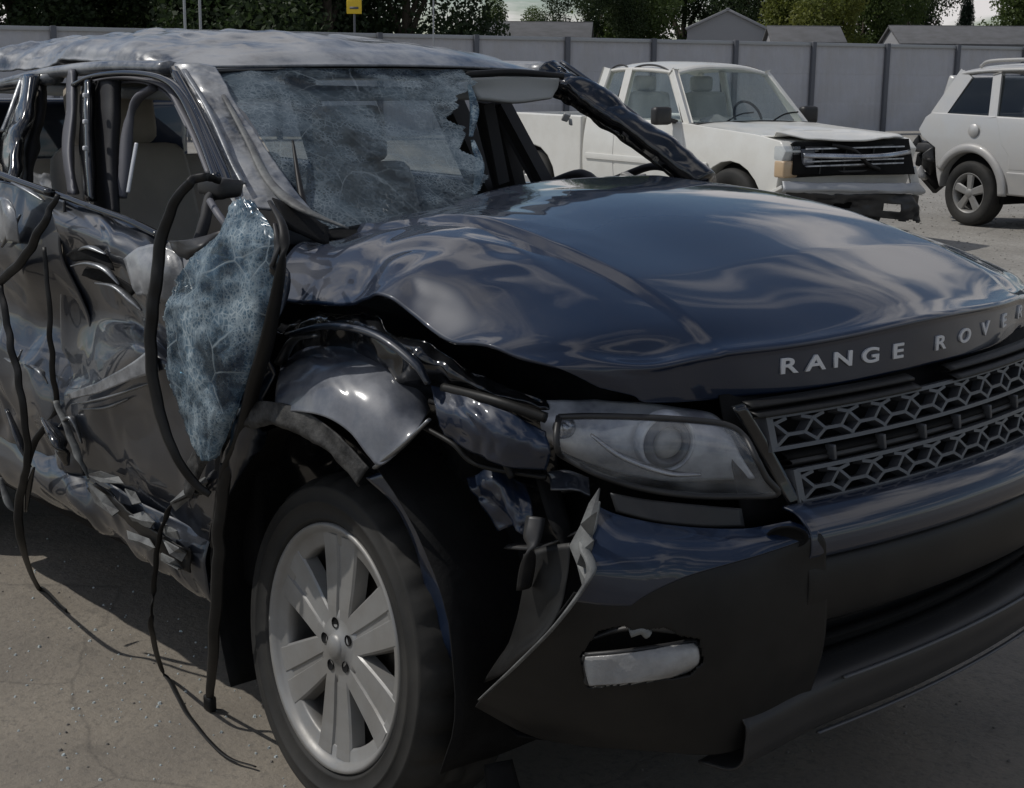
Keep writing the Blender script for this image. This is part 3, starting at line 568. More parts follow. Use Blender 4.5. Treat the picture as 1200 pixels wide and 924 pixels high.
# left headlamp, on the far side
hl2 = empty('headlamp', (0, 0, 0), parent=car)
patch('headlamp_lens', [[(.76, .56, .90), (.70, .70, .915), (.55, .83, .93)], [(.80, .56, .83), (.73, .72, .85), (.57, .86, .88)], [(.82, .54, .77), (.74, .70, .78), (.58, .84, .83)]], M['lens'], hl2, 16, 10, 0)
patch('lamp_reflector', [[(.70, .53, .90), (.64, .67, .915), (.49, .80, .93)], [(.74, .53, .83), (.67, .69, .85), (.51, .83, .88)], [(.76, .51, .77), (.68, .67, .78), (.52, .81, .83)]], M['lampin'], hl2, 16, 10, .004)

# ---- wheels
def wheel(loc, rot, sc=1.):
    wh = empty('wheel', loc, parent=car); wh.rotation_euler = rot; wh.scale = (sc, sc, sc)
    prof = [(.268, .02), (.272, -.004), (.280, -.012), (.283, -.0145), (.286, -.0125), (.300, -.018), (.316, -.0195), (.318, -.0225), (.3205, -.0195), (.345, -.016), (.350, -.0165), (.353, -.012), (.362, -.004), (.372, .018), (.378, .045), (.379, .075), (.370, .079), (.370, .088), (.380, .092), (.381, .125), (.371, .129), (.371, .138), (.380, .142), (.378, .19), (.370, .215), (.35, .232), (.31, .238), (.268, .225)]
    def tread(r, y, j, k):
        if r > .3755: r -= .009*((k//2+(1 if y > .1 else 0)) % 3 == 0)
        elif .36 < r < .373 and y < .03: r -= .005*((k//2) % 3 == 0)
        return r, y
    lathe('tyre', prof, M['tyre'], wh, 180, tread)
    lathe('rim', [(.262, .21), (.250, .19), (.238, .16), (.234, .06), (.222, .040), (.220, .014), (.226, .009), (.248, .007), (.254, -.001), (.262, -.010), (.270, -.012), (.273, -.004), (.270, .006)], M['alloy'], wh, 72)
    for k in range(6):
        t = R(90+60*k+4); v = []; f = []; cs = [(-1., .034), (-.94, .004), (-.86, .0), (-.15, .0), (-.10, .005), (.10, .005), (.15, .0), (.86, .0), (.94, .004), (1., .034)]
        rs = [(.045, .042, .010), (.085, .050, .008), (.13, .058, .009), (.18, .066, .009), (.225, .073, .007), (.245, .077, .005)]
        for r, hw, y0 in rs:
            for c, d in cs: v.append((r*math.cos(t)-c*hw*math.sin(t), y0+d*(1 if abs(c) < .9 or r > .08 else .5), r*math.sin(t)+c*hw*math.cos(t)))
        m = len(cs)
        for i in range(len(rs)-1):
            for j in range(m-1): f.append((i*m+j, i*m+j+1, (i+1)*m+j+1, (i+1)*m+j))
        sp = mesh('spoke', v, f, M['alloy'], wh, False)
    lathe('hub', [(0, .002), (.03, .002), (.034, .008), (.062, .009), (.085, .014), (.088, .05)], M['alloy'], wh, 40)
    lathe('centre_cap', [(0, -.006), (.022, -.005), (.029, .002), (.03, .006)], M['alloy'], wh, 28)
    for k in range(5):
        t = R(90+72*k+14); o = lathe('lug_hole', [(0, .002), (.0105, .002), (.0125, -.001)], M['dark'], wh, 14); o.location = (.052*math.cos(t), .0065, .052*math.sin(t))
    lathe('brake_disc', [(.05, .075), (.165, .075), (.165, .10), (.05, .10)], M['brake'], wh, 48)
    lathe('brake_shield', [(.0, .15), (.236, .15)], M['dark'], wh, 36)
    return wh
wf = wheel((-.02, -.868, .318), (R(-5), R(0), R(-5)), .965)
wheel((-2.68, -.86, .32), (0, R(25), 0))
for x in (-.02, -2.68): wheel((x, .86, .32), (0, 0, math.pi))

# ---- cabin: pillars, roof, glass
def roofc():
    xs = [-.93, -1.02, -1.2, -1.6, -2.0, -2.5, -3.0, -3.3]
    zc = [1.512, 1.55, 1.585, 1.605, 1.60, 1.58, 1.545, 1.50]
    rows = []
    for i, (x, z) in enumerate(zip(xs, zc)):
        sag = .0 if i < 3 else (.03 if i == 3 else .07)
        rows.append([(x-.02, -.635, z-.075-sag*.6), (x-.01, -.59, z-.035-sag*.5), (x+.01, -.42, z-.012-sag*.3), (x+.03, -.2, z), (x+.035, 0, z), (x+.03, .2, z), (x+.01, .42, z-.015), (x-.01, .59, z-.04), (x-.02, .635, z-.09)])
    rows[0] = [(p[0], p[1], 1.512-.012*(abs(p[1])/.6)**2-(.01 if abs(p[1]) > .6 else 0)) for p in rows[0]]
    return rows
def roofn(P):
    x, y = P[..., 0], P[..., 1]; wt = np.clip((-.98-x)/.2, 0.05, 1)*np.clip(.55+(-y)*.4+(-x-1.2)*.45, .25, 1.5)
    return crumple(P, .026, 6., 2.5, wt, 3)
patch('roof', roofc(), M['roofp'], car, 160, 180, .006, fn=roofn)
tube('roof_front_edge', [(-.925, y, 1.504-.012*(abs(y)/.6)**2) for y in np.linspace(-.60, .62, 9)], .010, M['gloss'], car, flat=.7)
# shattered windscreen
WT = [(-.945, -.575, 1.495), (-.915, -.30, 1.502), (-.90, 0, 1.504), (-.90, .30, 1.503), (-.90, .58, 1.498)]
WB = [(-.325, -.70, 1.155), (-.30, -.38, 1.165), (-.31, 0, 1.19), (-.38, .38, 1.20), (-.42, .74, 1.185)]
WM = [tuple((np.array(a)*(1-t)+np.array(b)*t)+np.array((.02, 0, .035))*4*t*(1-t)) for t in (.5,) for a, b in zip(WT, WB)]
def wkeep(u, v):
    e = .70-.52*v+.22*v*v+.02*math.sin(v*11)+.05*noise.noise(Vector((v*9, 2.2, 0)))+.012*noise.noise(Vector((v*30, 7.2, 0)))
    return u < e
def wfn(P):
    n = gnorm(P); nv, nu = P.shape[:2]
    for j in range(nv):
        for i in range(nu):
            u, v = i/(nu-1), j/(nv-1); k = 4*v*(1-v)
            P[j, i] += np.array((-.045*k*math.exp(-((u-.42)/.2)**2), 0, -.035*k*math.exp(-((u-.42)/.2)**2)))
    return crumple(P, .006, 9, 5.5, None, 2, 2)
patch('windscreen', [WT, WM, WB], M['wind'], car, 240, 130, 0, keep=wkeep, fn=wfn)
# glass crumbs still hanging along the broken edge
for k, l in enumerate((((550, 100, .22), (556, 128, .15), (552, 160, .08)), ((554, 165, .06), (562, 195, -.02), (556, 228, -.08)))):
    tube('glass_edge', A(*l), [.006, .013, .006], M['sheet'], car, flat=.4, n=24)
for p, s in (((662, 134, .50), .014), ((670, 140, .52), .010), ((735, 211, .7), .02), ((752, 212, .7), .016)):
    rbox('glass_shard', at(p[0], p[1], y=p[2]), (s*2.2, s, s*1.6), M['fog'], car, .004, rot=(p[0], p[1], 0), wob=.02)
# near A-pillar: scuffed sheet with trim strips
patch('windscreen_pillar', [A((196, 78, -.63), (214, 76, -.62), (232, 76, -.60), (252, 82, -.57)), A((218, 118, -.68), (236, 116, -.665), (252, 116, -.645), (274, 118, -.615)), A((238, 160, -.735), (258, 158, -.71), (276, 157, -.685), (300, 158, -.65)), A((258, 212, -.79), (282, 208, -.76), (304, 206, -.725), (332, 206, -.685)), A((280, 250, -.83), (305, 248, -.79), (335, 250, -.75), (368, 255, -.70))], M['roofp'], car, 40, 90, .006, cr=(.008, 12, 3.3, None, 3))
tube('pillar_trim', A((204, 80, -.645), (232, 132, -.715), (258, 190, -.79), (268, 216, -.82)), .013, M['gloss'], car, flat=.5)
tube('pillar_trim', A((216, 82, -.64), (245, 130, -.70), (272, 190, -.775), (285, 215, -.80)), .007, M['raw'], car, flat=.5)
tube('pillar_trim', A((262, 112, -.63), (288, 160, -.685), (315, 212, -.735), (352, 244, -.77), (408, 268, -.72)), [.006, .008, .012, .015, .004], M['torn'], car, flat=.5)
patch('cowl_panel', [A((330, 268, -.76), (360, 276, -.70), (410, 280, -.62), (470, 272, -.46)), A((322, 246, -.74), (350, 254, -.68), (405, 268, -.60), (470, 262, -.44))], M['dark'], car, 16, 6, .004, cr=(.005, 14, 2., None, 2))
patch('wing_gap', [A((318, 235, -.80), (345, 245, -.76), (385, 266, -.70)), A((332, 262, -.83), (355, 278, -.79), (385, 288, -.74))], M['dark'], car, 14, 8, .004, cr=(.008, 16, 4., None, 2))
tube('wiper', A((343, 165, -.60), (349, 205, -.64), (357, 250, -.68)), [.003, .006, .01], M['rub'], car)
# far A-pillar
patch('windscreen_pillar', [[(-.93, .57, 1.50), (-.93, .61, 1.515), (-.95, .66, 1.49), (-.97, .67, 1.44)], [(-.78, .60, 1.42), (-.77, .66, 1.435), (-.80, .71, 1.41), (-.82, .71, 1.36)], [(-.60, .65, 1.31), (-.59, .71, 1.325), (-.62, .76, 1.30), (-.64, .76, 1.25)], [(-.42, .71, 1.19), (-.41, .77, 1.205), (-.44, .81, 1.18), (-.46, .81, 1.13)]], M['gloss'], car, 24, 80, .045, cr=(.009, 20, 5.1, None, 2))
tube('pillar_trim', [(-.90, .64, 1.53), (-.70, .70, 1.405), (-.45, .80, 1.22)], .012, M['paintd'], car, flat=.6)
# sun visor
patch('sun_visor', [A((548, 92, .25), (600, 90, .40), (655, 92, .53)), A((552, 104, .27), (600, 105, .40), (652, 104, .53)), A((560, 117, .28), (605, 121, .40), (645, 116, .51))], M['visor'], car, 20, 12, .014, cr=(.006, 8, 1.1, None, 2))
tube('headliner_edge', A((545, 88, .25), (600, 85, .4), (660, 90, .55)), .010, M['dull'], car)
rbox('headliner', (-1.75, 0, 1.43), (1.5, 1.1, .03), M['visor'], car, .01)

# side openings ---------------------------------------------------------
def rail(name, pts, r, m_, flat=.6): return tube(name, A(*pts), r, M[m_], car, flat=flat, n=50)
rail('cant_rail', ((-60, 112, -.66), (0, 100, -.66), (60, 86, -.655), (130, 79, -.65), (200, 80, -.64)), .030, 'roofp')
rail('door_frame', ((88, 100, -.70), (110, 90, -.695), (150, 86, -.69), (190, 92, -.69), (214, 112, -.71), (236, 158, -.76), (256, 212, -.83)), .013, 'gloss')
rail('door_seal', ((96, 100, -.67), (130, 92, -.665), (165, 93, -.66), (196, 104, -.67), (214, 132, -.70), (230, 165, -.74), (246, 205, -.79)), .009, 'seal')
rail('door_seal', ((108, 104, -.64), (140, 97, -.64), (172, 98, -.64), (200, 114, -.65), (220, 150, -.69)), .006, 'seal')
rail('belt_seal', ((142, 232, -.74), (146, 200, -.72), (150, 150, -.69), (160, 118, -.67), (180, 103, -.66)), .017, 'seal')
rail('belt_seal', ((150, 226, -.75), (155, 196, -.73), (160, 168, -.71)), .006, 'letter')
# B pillar area
def strip(name, pts, w_, m_, cr=(.004, 12, 2., None, 2)):
    return patch(name, [[at(p[0]-w_/2, p[1], y=p[2]), at(p[0]-w_/6, p[1], y=p[2]-.025), at(p[0]+w_/6, p[1], y=p[2]-.025), at(p[0]+w_/2, p[1], y=p[2])] for p in pts], M[m_], car, 10, 30, .006, cr=cr)
strip('centre_pillar', ((84, 82, -.66), (84, 130, -.71), (80, 180, -.76), (86, 228, -.80)), 12, 'seal')
strip('centre_pillar', ((103, 95, -.68), (102, 130, -.72), (103, 180, -.76), (106, 236, -.80)), 16, 'gloss')
strip('centre_pillar', ((126, 95, -.66), (126, 140, -.69), (124, 190, -.72), (126, 250, -.76)), 30, 'inner')
for y_ in (112, 143, 174): rbox('pillar_bolt', at(100, y_, y=-.76-(y_-112)*.0006), (.012, .012, .012), M['letter'], car, .003)
strip('rear_pillar', ((34, 88, -.68), (28, 130, -.74), (14, 175, -.80), (12, 215, -.84)), 26, 'gloss', (.010, 12, 3., None, 2))
tube('pillar_trim', A((26, 92, -.70), (14, 125, -.76), (2, 155, -.80)), .008, M['raw'], car, flat=.5)
strip('rear_pillar', ((44, 88, -.64), (44, 130, -.68), (34, 175, -.72), (30, 215, -.75)), 18, 'inner', (.010, 10, 3., None, 2))

patch('rear_pillar', [[(-2.75, -.88, 1.20), (-3.0, -.86, 1.20), (-3.32, -.80, 1.20)], [(-2.85, -.77, 1.32), (-3.05, -.75, 1.32), (-3.32, -.71, 1.31)], [(-2.95, -.66, 1.42), (-3.1, -.64, 1.42), (-3.30, -.60, 1.40)]], M['paintd'], car, 20, 20, .006, cr=(.012, 6, 3., None, 2))
bar('rear_pillar', (-2.28, -.86, 1.20), (-2.35, -.66, 1.42), .09, .04, M['paintd'], car, up=(0, 1, 0), bev=.01)
tube('cant_rail', [(-1.6, -.66, 1.47), (-2.2, -.66, 1.43), (-2.8, -.66, 1.42), (-3.3, -.62, 1.39)], .03, M['roofp'], car, flat=.6)
# interior -----------------------------------------------------------------
def seatobj(x, y, back=0.):
    s = empty('seat', (x, y, .42), parent=car)
    rbox('cushion', (.10, 0, .12), (.52, .50, .18), M['seat'], s, .06, seg=3)
    rbox('backrest', (-.20-back, 0, .46), (.16, .48, .66), M['seat'], s, .065, rot=(0, R(-14), 0), seg=3, taper=(.8, .85))
    rbox('headrest', (-.31-back, 0, .87), (.10, .26, .19), M['seat'], s, .045, rot=(0, R(-10), 0), seg=3)
    for dy in (-.06, .06): bar('headrest_post', (-.28-back, dy, .74), (-.30-back, dy, .84), .012, .012, M['chrome'], s, up=(1, 0, 0), bev=0)
    return s
seatobj(-1.34, -.47).location.z = .50; seatobj(-1.32, .38)
rs = empty('seat', (-2.15, 0, .44), parent=car); rbox('cushion', (.10, 0, .1), (.52, 1.25, .18), M['seat'], rs, .06); rbox('backrest', (-.22, 0, .45), (.16, 1.25, .62), M['seat'], rs, .06, rot=(0, R(-16), 0))
patch('dashboard', [[(-.40, y, 1.10) for y in (-.70, 0, .72)], [(-.55, y, 1.13) for y in (-.70, 0, .72)], [(-.72, y, 1.08) for y in (-.70, 0, .72)], [(-.78, y, .95) for y in (-.70, 0, .72)], [(-.70, y, .70) for y in (-.70, 0, .72)]], M['inner'], car, 24, 24, .006, cr=(.02, 5, 2., None, 2))
rbox('centre_console', (-1.0, 0, .55), (.75, .24, .35), M['inner'], car, .05)
sw = lathe('steering_wheel', [(.165+.014*math.cos(t), .014*math.sin(t)) for t in np.linspace(0, 2*math.pi, 9)], M['inner'], car, 40); sw.location = (-.86, .38, .98); sw.rotation_euler = (R(0), 0, R(90)); sw.rotation_euler = (R(25), 0, R(-90))
rbox('tailgate', (-3.34, 0, 1.0), (.10, 1.5, .75), M['paint'], car, .04)
# far side of the body
prism('body_side', [(-3.35, .30), (-3.35, 1.15), (-.42, 1.13), (-.30, 1.06), (-.42, .75), (-.50, .55), (-.55, .28), (-2.20, .28), (-2.25, .55), (-2.45, .72), (-2.68, .78), (-2.90, .72), (-3.10, .55), (-3.14, .30)], .80, .90, M['paint'], car, .03)
prism('front_wing', [(-.44, .9), (-.42, 1.06), (.30, 1.02), (.55, .93), (.52, .78), (.46, .60), (.30, .74), (.1, .80), (-.15, .80), (-.38, .70)], .82, .905, M['paint'], car, .03)
for x0, x1, w_ in ((-1.42, -1.50, .09), (-2.35, -2.30, .10), (-3.2, -2.9, .16)): bar('side_pillar', (x0, .80, 1.10), (x1, .63, 1.50), w_, .05, M['inner'], car, up=(0, 1, 0), bev=.01)
bar('side_pillar', at(572, 118, y=.66), at(598, 222, y=.78), .12, .03, M['inner'], car, up=(0, 1, 0), bev=.008)
bar('side_pillar', at(586, 122, y=.66), at(640, 222, y=.78), .05, .03, M['inner'], car, up=(0, 1, 0), bev=.008)
bar('seat_belt', at(572, 122, y=.5), at(590, 215, y=.55), .008, .045, M['inner'], car, up=(0, 1, 0), bev=0)
tube('door_top', A((640, 216, .80), (680, 205, .84), (705, 216, .84), (760, 196, .84), (790, 200, .84)), [.02, .03, .025, .02, .02], M['inner'], car, flat=.6)
tube('cant_rail', [(-.93, .63, 1.495), (-1.5, .655, 1.50), (-2.4, .65, 1.49), (-3.2, .62, 1.44)], .035, M['roofp'], car)

# ---- near side: crumpled doors
def doorfn(amp, sd):
    def fn(P):
        return crumple(P, amp, 3.6, sd, None, 2, 2)
    return fn
fd = empty('front_door', (0, 0, 0), parent=car)
patch('door_skin', [A((58, 226, -.90), (100, 243, -.90), (150, 262, -.90), (205, 286, -.90), (262, 300, -.91)),
    A((62, 262, -.955), (108, 278, -.965), (152, 298, -.965), (205, 330, -.955), (265, 350, -.94)),
    A((72, 300, -.93), (112, 312, -.93), (155, 340, -.93), (205, 378, -.945), (268, 400, -.94)),
    A((70, 360, -.90), (112, 365, -.88), (160, 378, -.90), (208, 420, -.93), (270, 450, -.935)),
    A((72, 430, -.90), (108, 425, -.92), (160, 410, -.985), (212, 440, -.965), (268, 490, -.94)),
    A((78, 470, -.93), (112, 470, -.945), (165, 470, -.95), (218, 500, -.945), (262, 540, -.94)),
    A((95, 530, -.92), (125, 535, -.93), (170, 550, -.935), (218, 575, -.93), (252, 600, -.925)),
    A((100, 560, -.88), (130, 575, -.89), (175, 600, -.89), (218, 625, -.89), (245, 640, -.89))], M['paintd'], fd, 120, 150, .005, fn=doorfn(.012, 4.6))
tube('window_ledge', A((52, 222, -.91), (100, 240, -.915), (150, 258, -.915), (188, 276, -.915)), .011, M['gloss'], fd, flat=.7)
# torn gashes: peeled edges round dark holes in the skin
patch('gash', [A((80, 298, -.975), (98, 290, -.98), (122, 300, -.98)), A((88, 306, -.975), (108, 306, -.98), (132, 318, -.98))], M['dark'], fd, 12, 8, .003, cr=(.012, 12, 1., None, 2))
patch('gash', [A((104, 312, -.975), (130, 322, -.98), (158, 342, -.98)), A((100, 322, -.97), (126, 334, -.975), (150, 350, -.975))], M['dark'], fd, 12, 8, .003, cr=(.012, 12, 7., None, 2))
for l in (((84, 312, -.99), (104, 309, -.995), (124, 316, -.99), (140, 334, -.985)), ((112, 332, -.99), (134, 336, -.995), (154, 352, -.985), (166, 364, -.98)), ((90, 296, -.98), (104, 290, -.985), (124, 298, -.98))): tube('peeled_edge', A(*l), [.004, .009, .011, .003], M['raw'], fd, flat=.45, n=24)
patch('peeled_skin', [A((152, 305, -.96), (168, 292, -.965), (190, 288, -.96), (212, 296, -.955)), A((158, 325, -.975), (172, 318, -.985), (196, 318, -.98), (214, 330, -.97)), A((165, 345, -.97), (176, 345, -.975), (190, 350, -.975), (205, 360, -.965))], M['roofp'], fd, 20, 16, .003, cr=(.02, 9, 4., None, 2))
patch('peeled_skin', [A((82, 462, -.965), (115, 448, -.985), (150, 428, -1.0), (182, 404, -.99)), A((86, 468, -.97), (118, 460, -.99), (152, 446, -1.0), (184, 436, -.99))], M['roofp'], fd, 24, 8, .003, cr=(.010, 9, 4., None, 2))
for l in (((84, 474, -.96), (110, 470, -.98), (140, 462, -.985), (180, 448, -.975)), ((95, 480, -.96), (125, 478, -.97), (150, 468, -.97))): tube('peeled_edge', A(*l), [.003, .007, .008, .003], M['raw'], fd, flat=.45, n=24)
# rear door and quarter, mostly past the left edge of the picture
rd = empty('rear_door', (0, 0, 0), parent=car)
patch('door_skin', [[(-1.02, -.92, 1.18), (-1.4, -.93, 1.21), (-1.8, -.92, 1.21), (-2.2, -.90, 1.21)], [(-1.04, -.93, 1.05), (-1.4, -.98, 1.05), (-1.8, -.96, 1.05), (-2.25, -.94, 1.05)], [(-1.02, -.86, .85), (-1.4, -.88, .86), (-1.8, -.92, .86), (-2.25, -.93, .9)], [(-1.03, -.92, .65), (-1.35, -.93, .66), (-1.7, -.95, .68), (-2.15, -.94, .7)], [(-1.05, -.90, .48), (-1.35, -.90, .48), (-1.7, -.91, .48), (-2.05, -.91, .48)]], M['paintd'], rd, 130, 110, .005, fn=doorfn(.032, 8.6))
tube('window_ledge', A((-90, 178, -.93), (-30, 194, -.935), (20, 212, -.935), (60, 226, -.93)), .012, M['gloss'], rd, flat=.7)
for l in (((14, 214, -.95), (34, 224, -.955), (52, 236, -.95)), ((2, 290, -.98), (14, 270, -.99), (24, 252, -.98)), ((6, 420, -.96), (18, 424, -.97), (26, 410, -.96)), ((36, 428, -.96), (48, 436, -.97), (56, 450, -.96))): tube('peeled_edge', A(*l), [.004, .010, .004], M['raw'], rd, flat=.4, n=18)
patch('peeled_skin', [A((0, 235, -.97), (8, 232, -.98), (18, 240, -.98)), A((2, 262, -.98), (12, 258, -.995), (22, 262, -.985)), A((8, 285, -.97), (16, 280, -.98), (26, 282, -.97))], M['roofp'], rd, 12, 14, .003, cr=(.02, 9, 4., None, 2))
patch('rear_quarter', [[(-2.2, -.90, 1.21), (-2.7, -.90, 1.22), (-3.3, -.80, 1.2)], [(-2.25, -.93, 1.0), (-2.7, -.95, 1.0), (-3.35, -.84, 1.0)], [(-2.25, -.93, .85), (-2.7, -.96, .82), (-3.35, -.84, .8)]], M['paintd'], car, 30, 20, .005, fn=doorfn(.04, 3.))
patch('rear_bumper', [[(-3.1, -.93, .80), (-3.35, -.84, .8), (-3.42, 0, .8), (-3.35, .84, .8)], [(-3.1, -.93, .35), (-3.35, -.84, .35), (-3.42, 0, .35), (-3.35, .84, .35)]], M['dull'], car, 20, 8, .006)
# glass and junk on the rear ledge, seen through the rear window
patch('parcel_junk', [A((30, 208, -.6), (50, 204, -.6), (72, 206, -.6)), A((26, 222, -.7), (50, 228, -.7), (72, 236, -.7))], M['roofp'], car, 12, 8, .003, cr=(.04, 16, 4., None, 2))
# ---- sill with torn bright flakes
patch('sill', [[(-2.2, -.87, .48), (-1.1, -.90, .49), (-.75, -.90, .47), (-.46, -.89, .46)], [(-2.2, -.89, .40), (-1.1, -.925, .42), (-.75, -.925, .40), (-.46, -.91, .38)], [(-2.2, -.86, .31), (-1.1, -.88, .34), (-.75, -.885, .31), (-.46, -.87, .28)], [(-2.2, -.74, .27), (-1.1, -.74, .28), (-.75, -.74, .26), (-.46, -.74, .26)]], M['paintd'], car, 90, 30, .004, cr=(.014, 9, 3., None, 3))
flk = [((102, 556), (118, 552), (140, 560), (146, 568), (120, 566)), ((104, 566), (124, 580), (140, 600), (132, 606), (112, 588)), ((146, 574), (158, 578), (166, 590), (156, 592)), ((152, 604), (170, 600), (182, 612), (178, 618), (160, 614)), ((150, 622), (176, 632), (182, 642), (176, 645), (152, 632)), ((190, 612), (208, 622), (212, 632), (194, 626)), ((192, 632), (210, 642), (219, 648), (214, 658), (200, 650)), ((190, 648), (206, 656), (214, 668), (208, 668), (190, 656)), ((200, 588), (222, 570), (242, 560), (244, 566), (226, 580), (206, 598))]
for k, fl in enumerate(flk):
    pts = [at(x, y, y=-.945-.012*math.sin(i*2.1+k)) for i, (x, y) in enumerate(fl)]
    c = np.mean(pts, axis=0)+np.array((0, -.004, .0)); o = mesh('torn_flake', list(pts)+[tuple(c)], [(i, (i+1) % len(pts), len(pts)) for i in range(len(pts))], M['torn'], car, False)
    m_ = o.modifiers.new('thickness', 'SOLIDIFY'); m_.thickness = .004
patch('rocker_rail', [A((104, 572, -.93), (140, 605, -.93), (180, 640, -.93), (222, 672, -.93)), A((112, 566, -.935), (146, 592, -.94), (184, 622, -.94), (220, 645, -.935))], M['dull'], car, 30, 8, .004, cr=(.012, 11, 6., None, 3))

# ---- mirror stump
mi = empty('door_mirror', (0, 0, 0), parent=car)
patch('mirror_stump', [A((196, 282, -.96), (225, 282, -.98), (262, 270, -.94)), A((205, 296, -.97), (232, 292, -1.0), (256, 280, -.95)), A((218, 304, -.96), (228, 302, -.97), (236, 296, -.95))], M['black'], mi, 24, 18, .006, cr=(.006, 16, 2., None, 2))
tube('mirror_arm', A((228, 296, -.96), (240, 260, -.93), (246, 232, -.90), (262, 226, -.87)), [.012, .013, .012, .014], M['inner'], mi)
tube('mirror_trim', A((246, 236, -.92), (256, 252, -.94), (268, 268, -.94)), .008, M['seal'], mi)
rbox('mirror_mount', at(262, 222, y=-.86), (.07, .05, .035), M['black'], mi, .01, wob=.03)

# ---- loose side window sheet hanging from the pillar
hg = empty('loose_window', (0, 0, 0), parent=car)
GS = [A((286, 236, -.93), (296, 232, -.935), (308, 232, -.935), (318, 238, -.93)),
      A((262, 272, -.975), (282, 264, -.99), (306, 262, -.985), (328, 264, -.965)),
      A((216, 312, -1.0), (252, 300, -1.03), (292, 296, -1.03), (331, 290, -.985)),
      A((190, 352, -1.01), (232, 346, -1.05), (282, 342, -1.045), (326, 335, -.995)),
      A((187, 402, -1.01), (226, 400, -1.06), (272, 398, -1.05), (312, 396, -.995)),
      A((196, 452, -1.0), (228, 452, -1.045), (264, 450, -1.035), (298, 448, -.985)),
      A((214, 495, -.985), (236, 496, -1.02), (260, 494, -1.01), (284, 490, -.97)),
      A((240, 540, -.96), (248, 543, -.975), (258, 542, -.97), (268, 536, -.95))]
GS = [[(x, -1.0+(y+1.0)*.45, z) for x, y, z in r] for r in GS]
def gkeep(u, v):
    k = .035+.035*noise.noise(Vector((v*16, 3.1, 0)))+.02*noise.noise(Vector((v*50, 1.1, 0)))
    return k < u < 1-k and v > .01+.02*noise.noise(Vector((u*20, 9., 0))) and v < .985
patch('window_sheet', GS, M['sheet'], hg, 90, 180, .003, cr=(.010, 9, 6., None, 3), keep=gkeep)
patch('window_backing', [[(x+.006, y+.022, z) for x, y, z in r[1:3]] for r in GS[2:7]], mat('blue_tint_film', (.02, .05, .10), .3, coat=.4, bump=(20, .4, .01)), hg, 16, 30, .003)
tube('window_frame', A((316, 236, -.95), (332, 268, -.985), (330, 310, -1.0), (314, 395, -1.0), (298, 450, -.985), (282, 510, -.965), (262, 560, -.95), (254, 640, -.93)), [.005, .009, .013, .017, .017, .015, .013, .015], M['rub'], hg, flat=.5, n=70)
tube('window_frame', A((322, 262, -.99), (326, 285, -1.0), (320, 315, -1.01), (330, 330, -.99)), [.004, .009, .011, .003], M['black'], hg, flat=.5, n=30)
# ---- dangling rubber strips
def gz(px, py): return at(px, py, z=GZ+.010)
tube('rubber_strip', A((258, 212, -.90), (236, 208, -.95), (212, 226, -.98), (190, 276, -1.0), (182, 340, -1.02), (176, 400, -1.03), (184, 470, -1.03), (204, 530, -1.02), (228, 566, -.99), (246, 580, -.97)), [.010, .012, .014, .017, .018, .018, .017, .014, .013, .010], M['rub'], car, n=110, flat=.5, up=(.7, -.7, 0))
p0 = [tuple(a) for a in A((242, 575, -.95), (205, 590, -.95), (188, 625, -.95), (180, 690, -.94), (178, 740, -.93))]
tube('rubber_strip', p0+[gz(192, 790), gz(222, 840), gz(262, 884), gz(300, 899)], [.012, .010, .009, .009, .009, .008, .007, .006, .004], M['rub'], car, n=110, flat=.7)
tube('rubber_strip', A((266, 545, -.955), (258, 600, -.945), (255, 680, -.93), (250, 760, -.905))+[at(246, 815, z=GZ+.05), gz(244, 828)], [.020, .019, .020, .018, .015, .015], M['rub'], car, n=70, flat=.35, up=(.6, -.8, 0))
rbox('strip_end', at(246, 824, z=GZ+.022), (.035, .02, .04), M['rub'], car, .006)
tube('rubber_strip', A((68, 228, -.96), (48, 268, -.99), (26, 305, -1.0), (0, 330, -1.0), (-20, 350, -.99)), [.008, .014, .016, .015, .012], M['rub'], car, n=60, flat=.5, up=(.7, -.7, 0))
tube('rubber_strip', A((0, 335, -1.0), (12, 400, -1.01), (26, 470, -1.01), (32, 540, -1.0), (22, 590, -.98))+[at(26, 640, y=-.95), gz(46, 690), gz(78, 716)], [.012, .013, .013, .013, .016, .016, .012, .009], M['rub'], car, n=110, flat=.6, up=(.7, -.7, 0))
tube('rubber_strip', A((52, 290, -.97), (58, 370, -.98), (62, 440, -.97), (66, 480, -.95), (40, 520, -.96), (30, 560, -.97)), [.007, .009, .010, .010, .012, .008], M['rub'], car, n=70, flat=.6, up=(.7, -.7, 0))
tube('rubber_strip', A((66, 470, -.96), (90, 530, -.96), (104, 560, -.95)), [.01, .014, .006], M['torn'], car, n=30, flat=.4)
for l, rr, m_ in ((((8, 480, -.97), (24, 520, -.98), (36, 548, -.97)), .012, 'gloss'), (((52, 490, -.95), (70, 520, -.97), (78, 545, -.95)), .022, 'gloss'), (((0, 560, -.96), (10, 590, -.96), (18, 600, -.95)), .012, 'torn'), (((70, 500, -.96), (84, 490, -.96), (96, 520, -.95)), .010, 'raw'), (((30, 600, -.95), (34, 570, -.96), (40, 548, -.96)), .010, 'gloss')): tube('broken_trim', A(*l), [rr*.5, rr, rr*.4], M[m_], car, flat=.5, n=20)
# under the nose: hanging undertray shreds
patch('undertray', [[(.45, -.78, .27), (.6, -.5, .25), (.7, 0, .26), (.7, .6, .26)], [(.0, -.6, .22), (.0, -.4, .2), (.0, 0, .22), (.0, .6, .22)]], M['dark'], car, 30, 14, .004, cr=(.03, 6, 1., None, 2))
tube('undertray_shred', [(.42, -.80, .20), (.48, -.82, .08), (.55, -.84, GZ+.03)], [.03, .04, .02], M['dark'], car, flat=.25)

